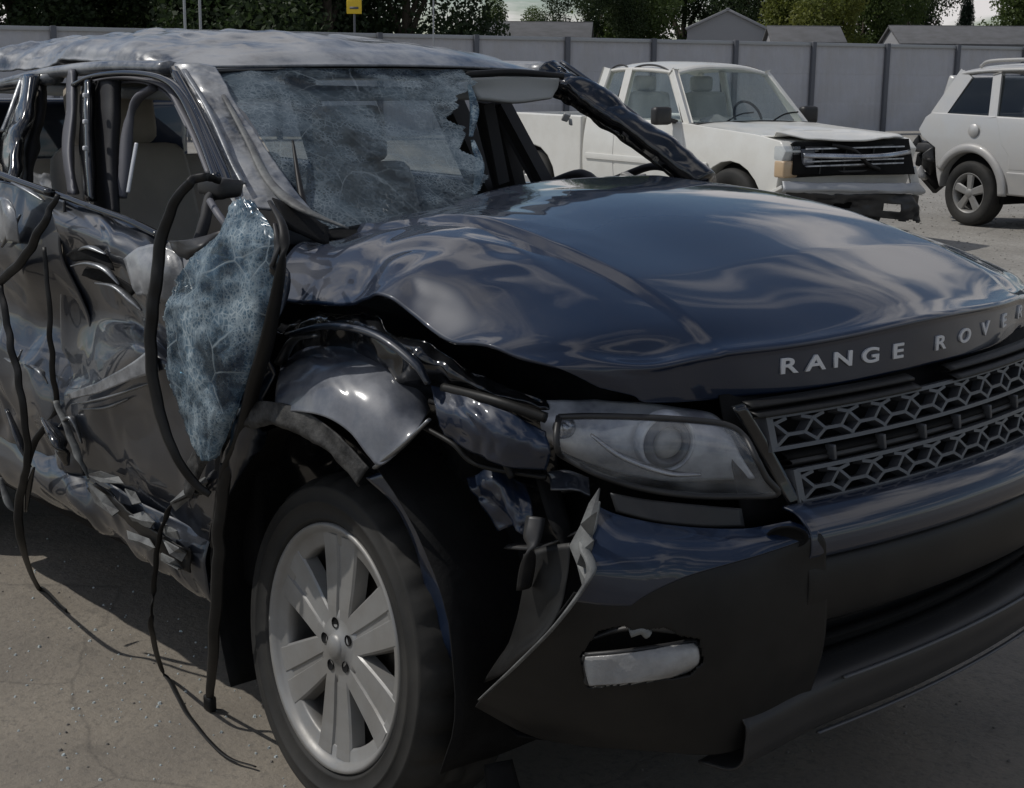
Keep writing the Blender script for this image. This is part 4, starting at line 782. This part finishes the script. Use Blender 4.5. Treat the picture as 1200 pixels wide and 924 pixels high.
# ================================================================== vehicles behind
def arch(cx_, r, n=9, zb=.36):
    a = math.acos(min(1, .0)); z0 = .34; s = math.asin((zb-z0)/r)
    return [(cx_+r*math.cos(t), z0+r*math.sin(t)) for t in np.linspace(s, math.pi-s, n)]
def roadwheel(parent, x, y, rad, rimr, spokes, side, mrim):
    wh = empty('wheel', (x, y, rad), parent=parent, rz=0 if side < 0 else math.pi)
    lathe('tyre', [(rimr, .03), (rimr+.01, -.005), (rad-.04, -.012), (rad-.008, .012), (rad, .05), (rad, .16), (rad-.02, .2), (rimr, .19)], M['tyre'], wh, 48)
    lathe('rim', [(rimr-.02, .16), (rimr-.025, .03), (rimr, -.002), (rimr+.008, -.006), (rimr+.012, .004)], mrim, wh, 40)
    for k in range(spokes):
        t = 2*math.pi*k/spokes+.3; c, s = math.cos(t), math.sin(t); hw0, hw1 = rimr*.17, rimr*.25; v = []
        for r, hw in ((.0, hw0), (rimr, hw1)):
            for sg, y_ in ((-1, .02), (-.7, .004), (.7, .004), (1, .02)): v.append((r*c-sg*hw*s, y_, r*s+sg*hw*c))
        mesh('spoke', v, [(0, 1, 5, 4), (1, 2, 6, 5), (2, 3, 7, 6)], mrim, wh, False)
    lathe('hub', [(0, -.004), (rimr*.2, -.002), (rimr*.28, .012)], mrim, wh, 20); lathe('wheel_back', [(0, .10), (rimr, .10)], M['dark'], wh, 24)
    return wh
# ---- white pickup
pu = empty('pickup_truck', (-6.013, 8.819, GZ), R(-9.2)); tag(pu, 'white extended-cab pickup truck with smashed grille and sagging bumper', 'pickup')
hw = .845
side = [(-2.28, .40)]+[(-.52, .40)]+arch(0, .44, 11, .40)[::-1]+[(.55, .42), (.62, .62), (.66, .80), (.70, .90), (.62, .985), (.3, 1.03), (-.55, 1.085), (-.75, 1.10), (-2.28, 1.12)]
prism('body', side, -hw, hw, M['white'], pu, .06, 4, (.72, .06))
bs = [(-4.15, .50), (-4.12, 1.12), (-2.31, 1.12), (-2.31, .42), (-2.72, .42)]+[(-3.2+.44*math.cos(t), .34+.44*math.sin(t)) for t in np.linspace(R(10), R(170), 9)]+[(-3.7, .48)]
for s_ in (-1, 1): prism('bed_side', bs, s_*hw, s_*(hw-.08), M['white'], pu, .02, 2)
rbox('bed_floor', (-3.2, 0, .62), (1.8, 1.54, .05), M['dark'], pu, 0); rbox('tailgate', (-4.13, 0, .82), (.05, 1.5, .56), M['white'], pu, .01); rbox('chassis', (-1.8, 0, .42), (4.4, 1.1, .18), M['dark'], pu, .02)
# door panels stand a few millimetres proud, so their shut lines show
for s_ in (-1, 1):
    d_ = prism('door', [(-1.72, .47), (-.62, .47), (-.66, .86), (-.74, 1.095), (-1.74, 1.11)], s_*(hw-.02), s_*(hw+.006), M['white'], pu, .010, 2, (.72, .06))
    rbox('handle', (-1.58, s_*(hw+.016), .98), (.16, .02, .035), M['dark'], d_, .006)
    d_ = prism('rear_door', [(-2.22, .47), (-1.745, .47), (-1.765, 1.11), (-2.22, 1.12)], s_*(hw-.02), s_*(hw+.006), M['white'], pu, .010, 2, (.72, .06))
    rbox('body_moulding', (-1.25, s_*(hw+.014), .72), (1.9, .016, .06), M['white'], pu, .005)
b0, b1 = .755, .60
def pil(nm, x0, z0, x1, z1, s_, w_, m_='white'): return bar(nm, (x0, s_*b0, z0), (x1+(x0-x1)*.06, s_*(b1+.008), z1-.035), w_, .05, M[m_], pu, up=(0, 1, 0), bev=.012)
for s_ in (-1, 1):
    pil('windscreen_pillar', -.70, 1.06, -1.16, 1.60, s_, .075); pil('door_pillar', -1.80, 1.08, -1.80, 1.62, s_, .085); pil('rear_pillar', -2.24, 1.08, -2.16, 1.62, s_, .12)
    quadpanel('door_window', [(-.78, s_*.75, 1.10), (-1.76, s_*.75, 1.10), (-1.78, s_*.61, 1.58), (-1.19, s_*.61, 1.58)], M['clear'], pu); quadpanel('rear_side_window', [(-1.83, s_*.75, 1.10), (-2.2, s_*.75, 1.11), (-2.13, s_*.61, 1.58), (-1.82, s_*.61, 1.58)], M['clear'], pu)
    mr_ = rbox('door_mirror', (-.86, s_*(hw+.12), 1.16), (.10, .20, .17), M['black'], pu, .035); bar('mirror_arm', (-.86, s_*.78, 1.10), (-.86, s_*(hw+.05), 1.13), .06, .04, M['black'], pu)
quadpanel('windscreen', [(-.66, -.73, 1.085), (-.60, 0, 1.085), (-.66, .73, 1.085), (-1.14, .59, 1.60), (-1.10, 0, 1.61), (-1.14, -.59, 1.60)], M['clear'], pu)
quadpanel('rear_window', [(-2.26, -.68, 1.12), (-2.26, .68, 1.12), (-2.18, .56, 1.60), (-2.18, -.56, 1.60)], M['clear'], pu)
patch('roof', [[(x, y, z-.075*(abs(y)/.63)**3) for y in (-.63, -.58, -.3, 0, .3, .58, .63)] for x, z in ((-1.10, 1.605), (-1.2, 1.638), (-1.7, 1.66), (-2.1, 1.645), (-2.2, 1.60))], M['white'], pu, 24, 20, .03)
for y in (-.38, .38):
    rbox('seat', (-1.75, y, 1.0), (.18, .5, .75), M['visor'], pu, .06, rot=(0, R(-12), 0)); rbox('headrest', (-1.86, y, 1.45), (.1, .26, .16), M['visor'], pu, .04)
rbox('dashboard', (-.85, 0, 1.04), (.35, 1.4, .12), M['inner'], pu, .03); rbox('dash_paper', (-.80, -.35, 1.115), (.16, .28, .02), M['fog'], pu, .003, rot=(.2, .35, .3))
st = lathe('steering_wheel', [(.18+.014*math.cos(t), .014*math.sin(t)) for t in np.linspace(0, 2*math.pi, 7)], M['inner'], pu, 28); st.location = (-1.12, .38, 1.12); st.rotation_euler = (R(25), 0, R(-90))
for x in (0, -3.2):
    for s_ in (-1, 1):
        roadwheel(pu, x, s_*.84, .36, .20, 5, s_, M['silverl']); rbox('wheel_well', (x, s_*.50, .52), (.80, .4, .56), M['dark'], pu, .02)
for s_ in (-1, 1):
    tube('window_trim', [(-.78, s_*.757, 1.095), (-1.78, s_*.757, 1.095), (-1.79, s_*.615, 1.575), (-1.19, s_*.615, 1.575), (-.78, s_*.757, 1.095)], .011, M['black'], pu, sides=5, n=60)
    tube('window_trim', [(-1.83, s_*.757, 1.105), (-2.2, s_*.757, 1.105), (-2.13, s_*.615, 1.575), (-1.82, s_*.615, 1.575), (-1.83, s_*.757, 1.105)], .010, M['black'], pu, sides=5, n=50)
    for y0 in (-.35, .25): tube('wiper', [(-.64, y0, 1.10), (-.72, y0+.25, 1.17), (-.74, y0+.45, 1.19)], .008, M['rub'], pu, sides=5)
patch('cowl_strip', [[(-.56, -.78, 1.092), (-.53, 0, 1.118), (-.56, .78, 1.092)], [(-.68, -.75, 1.095), (-.63, 0, 1.112), (-.68, .75, 1.095)]], M['black'], pu, 16, 4, .008)
for z in (.92, .81, .77): bar('grille_slat', (.735, -.62, z), (.735, .62, z), .02, .012, M['lampin'], pu, bev=0)
for y_ in (-.45, -.15, .2, .5): bar('grille_stay', (.73, y_, .70), (.725, y_+.03, .93), .02, .02, M['dull'], pu, up=(1, 0, 0), bev=0)
tube('hose', [(.72, -.3, .95), (.80, -.1, .90), (.78, .1, .78), (.74, .3, .72)], .02, M['rub'], pu)
# smashed front: buckled hood edge, dark cavity, chrome bars, amber lamp
patch('hood', [[(-.55, -.80, 1.07), (-.55, -.4, 1.10), (-.55, 0, 1.105), (-.55, .4, 1.10), (-.55, .80, 1.07)], [(.0, -.80, 1.03), (.0, -.4, 1.075), (.0, 0, 1.08), (.0, .4, 1.075), (.0, .8, 1.04)], [(.45, -.80, 1.02), (.48, -.5, 1.045), (.50, 0, 1.05), (.48, .4, 1.055), (.45, .78, 1.03)], [(.56, -.82, 1.06), (.70, -.5, .995), (.80, 0, .98), (.76, .4, 1.01), (.62, .74, 1.0)]], M['white'], pu, 40, 30, .012, cr=(.014, 4, 1., None, 2, 2))
rbox('front_cavity', (.64, .02, .80), (.16, 1.50, .30), M['dark'], pu, .02, wob=.08)
for y0, y1, x0, m_ in ((-.84, -.60, .665, 'amber'),): rbox('headlamp', (.63, -.745, .88), (.14, .20, .13), M['lens'], pu, .02); rbox('indicator_lamp', (.64, -.765, .745), (.13, .17, .15), M['amber'], pu, .02); rbox('lamp_bowl', (.60, -.74, .86), (.10, .15, .15), M['lampin'], pu, .02); rbox('headlamp', (.68, -.57, .82), (.08, .16, .20), M['lampdk'], pu, .02); rbox('lamp_bowl', (.705, -.58, .84), (.04, .11, .09), M['lampin'], pu, .015)
rbox('headlamp', (.62, .70, .80), (.12, .2, .16), M['lampin'], pu, .02)
patch('grille_bar', [[(.74, -.66, .885), (.80, -.3, .875), (.83, 0, .865), (.80, .35, .87), (.74, .70, .89)], [(.745, -.66, .845), (.81, -.3, .835), (.84, 0, .83), (.81, .35, .83), (.745, .70, .85)]], M['chrome'], pu, 24, 4, .02)
for z in (.94, .78, .73): patch('grille_slat', [[(.70, -.60, z), (.74, 0, z-.01), (.70, .6, z)], [(.70, -.60, z-.02), (.74, 0, z-.03), (.70, .6, z-.02)]], M['black'], pu, 14, 4, .01)
patch('front_bumper', [[(.70, -.86, .64), (.86, -.5, .63), (.93, 0, .62), (.90, .5, .60), (.74, .88, .56)], [(.74, -.88, .58), (.90, -.5, .58), (.97, 0, .56), (.94, .5, .54), (.78, .9, .50)], [(.72, -.87, .56), (.89, -.5, .555), (.96, 0, .535), (.93, .5, .51), (.77, .9, .475)]], M['steel'], pu, 60, 16, .01, cr=(.022, 6, 5., None, 2, 2))
patch('bumper_valance', [[(.72, -.80, .55), (.88, -.5, .54), (.93, 0, .52), (.92, .5, .50), (.78, .85, .46)], [(.66, -.78, .40), (.80, -.5, .34), (.86, 0, .27), (.92, .5, .20), (.84, .84, .17)]], M['black'], pu, 60, 26, .01, cr=(.05, 7, 3., None, 3), keep=lambda u, v: v < .8+.22*noise.noise(Vector((u*9, 1, 0))) and not (.3 < u < .42 and .35 < v < .6) and not (.6 < u < .7 and .3 < v < .55))
bar('bumper_bracket', (.50, -.86, .50), (.72, -.86, .60), .05, .03, M['white'], pu); bar('bumper_bracket', (.70, .78, .72), (.74, .84, .46), .05, .08, M['white'], pu)

# ---- pale silver SUV at the right edge
sv = empty('parked_suv', (-5.601, 12.334, GZ), R(-12.4)); tag(sv, 'pale silver SUV with damaged tail standing beside the white pickup', 'suv')
hw = .84
sbody = [(-.46, .50), (-.50, .80), (-.70, .90), (-.77, .98), (-.70, 1.12), (-.62, 1.17), (1.9, 1.13), (2.05, 1.08), (3.1, .95), (3.22, .75), (3.2, .42)]+[(2.62+.42*math.cos(t), .34+.42*math.sin(t)) for t in np.linspace(R(10), R(170), 9)]+[(2.1, .36), (.50, .36)]+[(.43*math.cos(t), .35+.43*math.sin(t)) for t in np.linspace(R(4), R(176), 11)]
prism('body', sbody, -hw, hw, M['silver'], sv, .05, 3, (.74, .05))
for s_ in (-1, 1):
    prism('cladding', [(.56, .37), (2.05, .37), (2.1, .60), (.50, .60)], s_*(hw-.02), s_*(hw+.012), M['silverl'], sv, .012, 2)
    patch('arch_flare', [[(r*math.cos(t), s_*y, .35+r*math.sin(t)) for t in np.linspace(R(0), R(150), 9)] for r, y in ((.52, hw-.01), (.50, hw+.02), (.44, hw+.03), (.42, hw-.02))], M['silverl'], sv, 40, 8, .004)
    prism('door', [(.52, .62), (.52, .75), (.40, .88), (.28, 1.15), (1.0, 1.145), (1.0, .62)], s_*(hw-.02), s_*(hw+.005), M['silver'], sv, .010, 2, (.74, .05))
    d_ = prism('door', [(1.02, .62), (1.02, 1.145), (1.95, 1.12), (2.05, .62)], s_*(hw-.02), s_*(hw+.005), M['silver'], sv, .010, 2, (.74, .05))
    lathe('fuel_flap', [(0, -.004), (.065, -.003), (.07, .004)], M['silver'], sv, 24).location = (.02, s_*(hw+.004), 1.0)
    for nm, pts in (('rear_quarter_window', [(-.44, 1.17), (.16, 1.16), (.05, 1.55), (-.22, 1.54)]), ('rear_door_window', [(.27, 1.16), (.98, 1.15), (.96, 1.58), (.17, 1.57)]), ('front_door_window', [(1.05, 1.15), (1.85, 1.14), (1.35, 1.57), (1.03, 1.58)])):
        quadpanel(nm, [(x, s_*(.765-(z-1.15)*.33), z) for x, z in pts], M['privacy'] if 'rear' in nm else M['clear'], sv)
    for x0, x1, w_ in ((-.55, -.31, .16), (.22, .12, .09), (1.02, 1.0, .07), (1.93, 1.42, .08)): bar('window_pillar', (x0, s_*.765, 1.13), (x1, s_*.63, 1.575), w_, .05, M['silver'], sv, up=(0, 1, 0), bev=.012)
    tube('roof_rail', [(-.2, s_*.56, 1.66), (.0, s_*.56, 1.72), (1.0, s_*.56, 1.73), (1.3, s_*.56, 1.68)], .02, M['silverl'], sv)
    for x in (0, 2.62): roadwheel(sv, x, s_*.82, .345, .205, 5, s_, M['alloy']); rbox('wheel_well', (x, s_*.52, .50), (.78, .4, .5), M['dark'], sv, .02)
patch('roof', [[(x, y, z-.07*(abs(y)/.66)**4) for y in (-.66, -.6, -.3, 0, .3, .6, .66)] for x, z in ((-.42, 1.60), (-.3, 1.655), (.3, 1.69), (1.0, 1.68), (1.36, 1.62), (1.44, 1.585))], M['silver'], sv, 24, 20, .03)
quadpanel('windscreen', [(1.98, -.74, 1.12), (1.98, .74, 1.12), (1.46, .60, 1.59), (1.46, -.60, 1.59)], M['clear'], sv)
rbox('tailgate', (-.60, 0, 1.34), (.10, 1.25, .46), M['silver'], sv, .03, rot=(0, R(18), 0)); rbox('interior', (.7, 0, .95), (2.2, 1.4, .3), M['inner'], sv, .03)
for k, (p, d_, m_) in enumerate((((-.66, -.74, .80), (.30, .16, .10), 'black'), ((-.74, -.60, .68), (.22, .3, .14), 'dark'), ((-.62, -.78, .62), (.14, .10, .22), 'dull'), ((-.70, -.80, .50), (.10, .06, .12), 'fog'), ((-.62, -.3, .66), (.24, .9, .3), 'dark'), ((-.80, -.78, .84), (.12, .06, .06), 'black'), ((-.56, -.80, .72), (.12, .08, .14), 'black'))): rbox('broken_bumper', p, d_, M[m_], sv, .02, rot=(.3*k, .2*k, .1*k), wob=.07)

# ================================================================== fence, shed, houses
F0 = np.array(at(0, 31, d=30.)); F1 = np.array(at(1200, 57, d=41.)); F0[2] = F1[2] = GZ
fdv = (F1-F0)/np.linalg.norm(F1-F0); fang = math.atan2(fdv[1], fdv[0]); FH = 2.36
fence = empty('metal_fence', tuple(F0), fang); tag(fence, 'long grey sheet-metal fence with dark posts behind the vehicles', 'fence')
v = []; f = []; n = 25
for j, z in enumerate((.06, .78, .80, 1.56, 1.58, FH)):
    for i in range(n+1): v.append((i*2.4/n, .006*(1 if i % 2 else -1)-(.006 if j in (1, 4) else 0), z))
for j in range(5): f += [(j*(n+1)+i, j*(n+1)+i+1, (j+1)*(n+1)+i+1, (j+1)*(n+1)+i) for i in range(n)]
pm = None; rm = None; qm = None
PH = ((np.array(at(947, 90, d=38.4))-F0) @ fdv) % 2.4
for k in range(-9, 22):
    x0 = PH+k*2.4
    if pm is None:
        o = mesh('panel', v, f, M['fence'], fence, False); pm = o.data; a = rbox('post', (0, 0, 0), (.12, .10, FH+.06), M['post'], fence, .01); qm = a.data; c = rbox('rail', (0, 0, 0), (2.4, .05, .09), M['steel'], fence, .008); rm = c.data
    else: o = link('panel', pm, None, fence, False); a = link('post', qm, None, fence); c = link('rail', rm, None, fence)
    o.location = (x0, 0, 0); a.location = (x0, -.07, FH/2); c.location = (x0+1.2, -.03, FH-.03)
def house(name, label, px, d, wid, ridge, eave, yaw, dep, mwall, mroof, cat):
    c = np.array(at(px, 85, d=d)); h = empty(name, (c[0], c[1], GZ), yaw)
    prism('wall', [(-wid/2, 0), (wid/2, 0), (wid/2, eave), (0, ridge), (-wid/2, eave)], 0, dep, mwall, h, 0)
    for s_ in (-1, 1):
        L = math.hypot(wid/2, ridge-eave); a = math.atan2(ridge-eave, wid/2)
        rbox('roof', (s_*wid/4, dep/2, (ridge+eave)/2+.05), (L+.12, dep+.2, .08), mroof, h, .01, rot=(0, s_*a, 0))
    return tag(h, label, cat)
yv = YAW-math.pi/2
sh = house('shed', 'pale grey gabled shed rising behind the fence', 850, 48, 2.6, 3.55, 2.95, yv-.13, 4, M['shed'], M['shed'], 'shed')
for x, z, hh in ((0, 1.0, 2.0),): rbox('door', (x, -.03, z), (1.2, .05, hh), M['steel'], sh, .01)
house('house', 'low house with dark shingle roof just right of the grey shed', 978, 46, 3.2, 2.95, 2.45, yv+1.5, 2.1, M['shed'], M['roof'], 'house')
house('house', 'long low house with grey roof above the right end of the fence', 1270, 47, 5., 3.05, 2.45, yv+1.48, 6.2, M['shed'], M['roof'], 'house')
house('house', 'low house with dark roof below the gap of sky', 690, 46, 4., 3.0, 2.45, yv+1.5, 3.5, M['roof'], M['roof'], 'house')

# poles and sign
def pole(px, top, d, r, label, m_):
    c = at(px, 60, d=d); o = tube('pole', [(c[0], c[1], GZ), (c[0], c[1], 2.6), (c[0], c[1], top)], [r, r*.9, r*.8], M[m_], None, sides=8); tag(o, label, 'pole'); return o
pole(218, 6.5, 31.3, .035, 'thin pale pole behind the crushed roof, left of a close pair', 'steel'); pole(236, 6.5, 31.6, .035, 'thin pale pole behind the crushed roof, right of a close pair', 'steel'); pole(508, 6.0, 33.6, .02, 'single thin pole in front of the dark trees', 'steel')
c = at(415, 8, d=33.); sg = empty('yellow_sign', (c[0], c[1], GZ), yv); tag(sg, 'small yellow warning sign on a post against dark trees', 'sign')
rbox('sign_plate', (0, 0, c[2]-GZ), (.34, .03, .32), M['yellow'], sg, .01); rbox('sign_mark', (0, -.018, c[2]-GZ-.03), (.2, .008, .05), M['post'], sg, 0); tube('sign_post', [(0, .04, 0), (0, .04, 1.5), (0, .04, c[2]-GZ+.3)], .025, M['post'], sg)

# ================================================================== trees
def crownmesh(name, sd, n, m_, shape):
    r = random.Random(sd); v = []; f = []
    lobes = []
    for k in range(15):
        if shape == 'cone': z = r.random(); q = (1-z)*.42; t = r.random()*6.28; lobes.append((q*math.cos(t), q*math.sin(t), z*1.0, .16+.10*(1-z)))
        else: t = r.random()*6.28; q = r.random()**.5*.42; z = r.uniform(.12, .92); lobes.append((q*math.cos(t), q*math.sin(t), z, r.uniform(.13, .26)))
    for _ in range(n):
        lx, ly, lz, lr = r.choice(lobes); d = Vector((r.gauss(0, 1), r.gauss(0, 1), r.gauss(0, 1))).normalized()*lr*r.random()**.3*r.uniform(.85, 1.12)
        c = Vector((lx, ly, lz))+d; a = Vector((r.gauss(0, 1), r.gauss(0, 1), r.gauss(0, .6))).normalized(); b = a.cross(Vector((r.gauss(0, 1), r.gauss(0, 1), r.gauss(0, 1)))).normalized(); s = r.uniform(.006, .013)*(1 if n < 30000 else .7); k = len(v)
        v += [c-a*s*1.5, c+b*s*.8, c+a*s*1.5, c-b*s*.8]; f.append((k, k+1, k+2, k+3))
    me = bpy.data.meshes.new(name); me.from_pydata([tuple(q) for q in v], [], f); me.materials.append(m_); return me
def trunkmesh(sd):
    r = random.Random(sd); o = None; parts = [([(0, 0, 0), (.01, .0, .3), (.0, .02, .75)], [.035, .028, .008])]
    v = []; f = []
    for k in range(6): t = r.random()*6.28; z = r.uniform(.2, .55); parts.append(([(0, 0, z), (.12*math.cos(t), .12*math.sin(t), z+.14), (.28*math.cos(t), .28*math.sin(t), z+.26)], [.016, .010, .003]))
    for p, rr in parts:
        o = tube('tmp', p, rr, M['bark'], None, sides=6, n=8); k = len(v); v += [q.co.copy() for q in o.data.vertices]; f += [tuple(k+i for i in q.vertices) for q in o.data.polygons]; bpy.data.objects.remove(o)
    me = bpy.data.meshes.new('trunk'); me.from_pydata([tuple(q) for q in v], [], f); me.materials.append(M['bark']); return me
CM = [crownmesh('crown', 11, 45000, LEAF[0], 'r'), crownmesh('crown', 12, 45000, LEAF[0], 'r'), crownmesh('crown', 13, 28000, LEAF[1], 'r'), crownmesh('crown', 14, 24000, LEAF[2], 'r'), crownmesh('crown', 15, 12000, LEAF[3], 'cone')]
TM = [trunkmesh(1), trunkmesh(2)]
def tree(px, d, h, wd, kind, zb, label, rz):
    c = at(px, 80, d=d); t = empty('tree', (c[0], c[1], GZ), rz)
    cr_ = link('crown', CM[kind], None, t, False); cr_.scale = (wd, wd, h-zb); cr_.location = (0, 0, zb)
    tr_ = link('trunk', TM[kind % 2], None, t); tr_.scale = (wd*.8, wd*.8, h)
    return tag(t, label, 'tree', 'trees beyond the fence')
TL = [(-110, 38, 8, 8, 0, .4, 'dense dark tree partly past the left edge'), (20, 40, 9, 8, 1, .3, 'dense dark tree in the top left corner'), (165, 44, 9, 6.4, 2, .4, 'mid green tree showing behind the pair of thin poles'), (262, 40, 9.5, 8, 1, .2, 'dark tree right of the pair of thin poles'), (380, 38, 10, 8.5, 0, .2, 'tall dark tree behind the yellow sign'), (478, 39, 9, 6.0, 1, .2, 'dark tree at the left side of the sky gap'),
      (605, 58, 4.1, 2.4, 2, 1.2, 'small light green tree standing alone in the sky gap'), (688, 50, 4.7, 3.4, 0, .8, 'rounded dark bush tree at the right side of the sky gap'), (748, 52, 6.6, 4.6, 2, .5, 'green tree left of the grey shed'), (800, 60, 8, 6, 0, .4, 'dark green tree directly behind the grey shed'), (900, 58, 8, 5.5, 1, .3, 'dark tree right of the grey shed gable'),
      (962, 54, 6.2, 4.4, 3, .5, 'yellow-green tree over the dark shingle roof'), (1010, 60, 7.5, 4.6, 2, .3, 'mid green tree behind the yellow-green one'), (1065, 64, 8.5, 5.6, 0, .4, 'dark tree left of the right-hand sky gap'), (1128, 66, 4.7, 1.7, 4, .3, 'small pointed conifer in the right-hand sky gap'), (1196, 58, 6.6, 4.2, 2, .4, 'green tree in the top right corner'), (1290, 56, 8, 7, 0, .4, 'dark tree past the right edge')]
for k, (px, d, h, wd, kd, zb, lb) in enumerate(TL): tree(px, d, h, wd, kd, zb, lb, k*1.9)
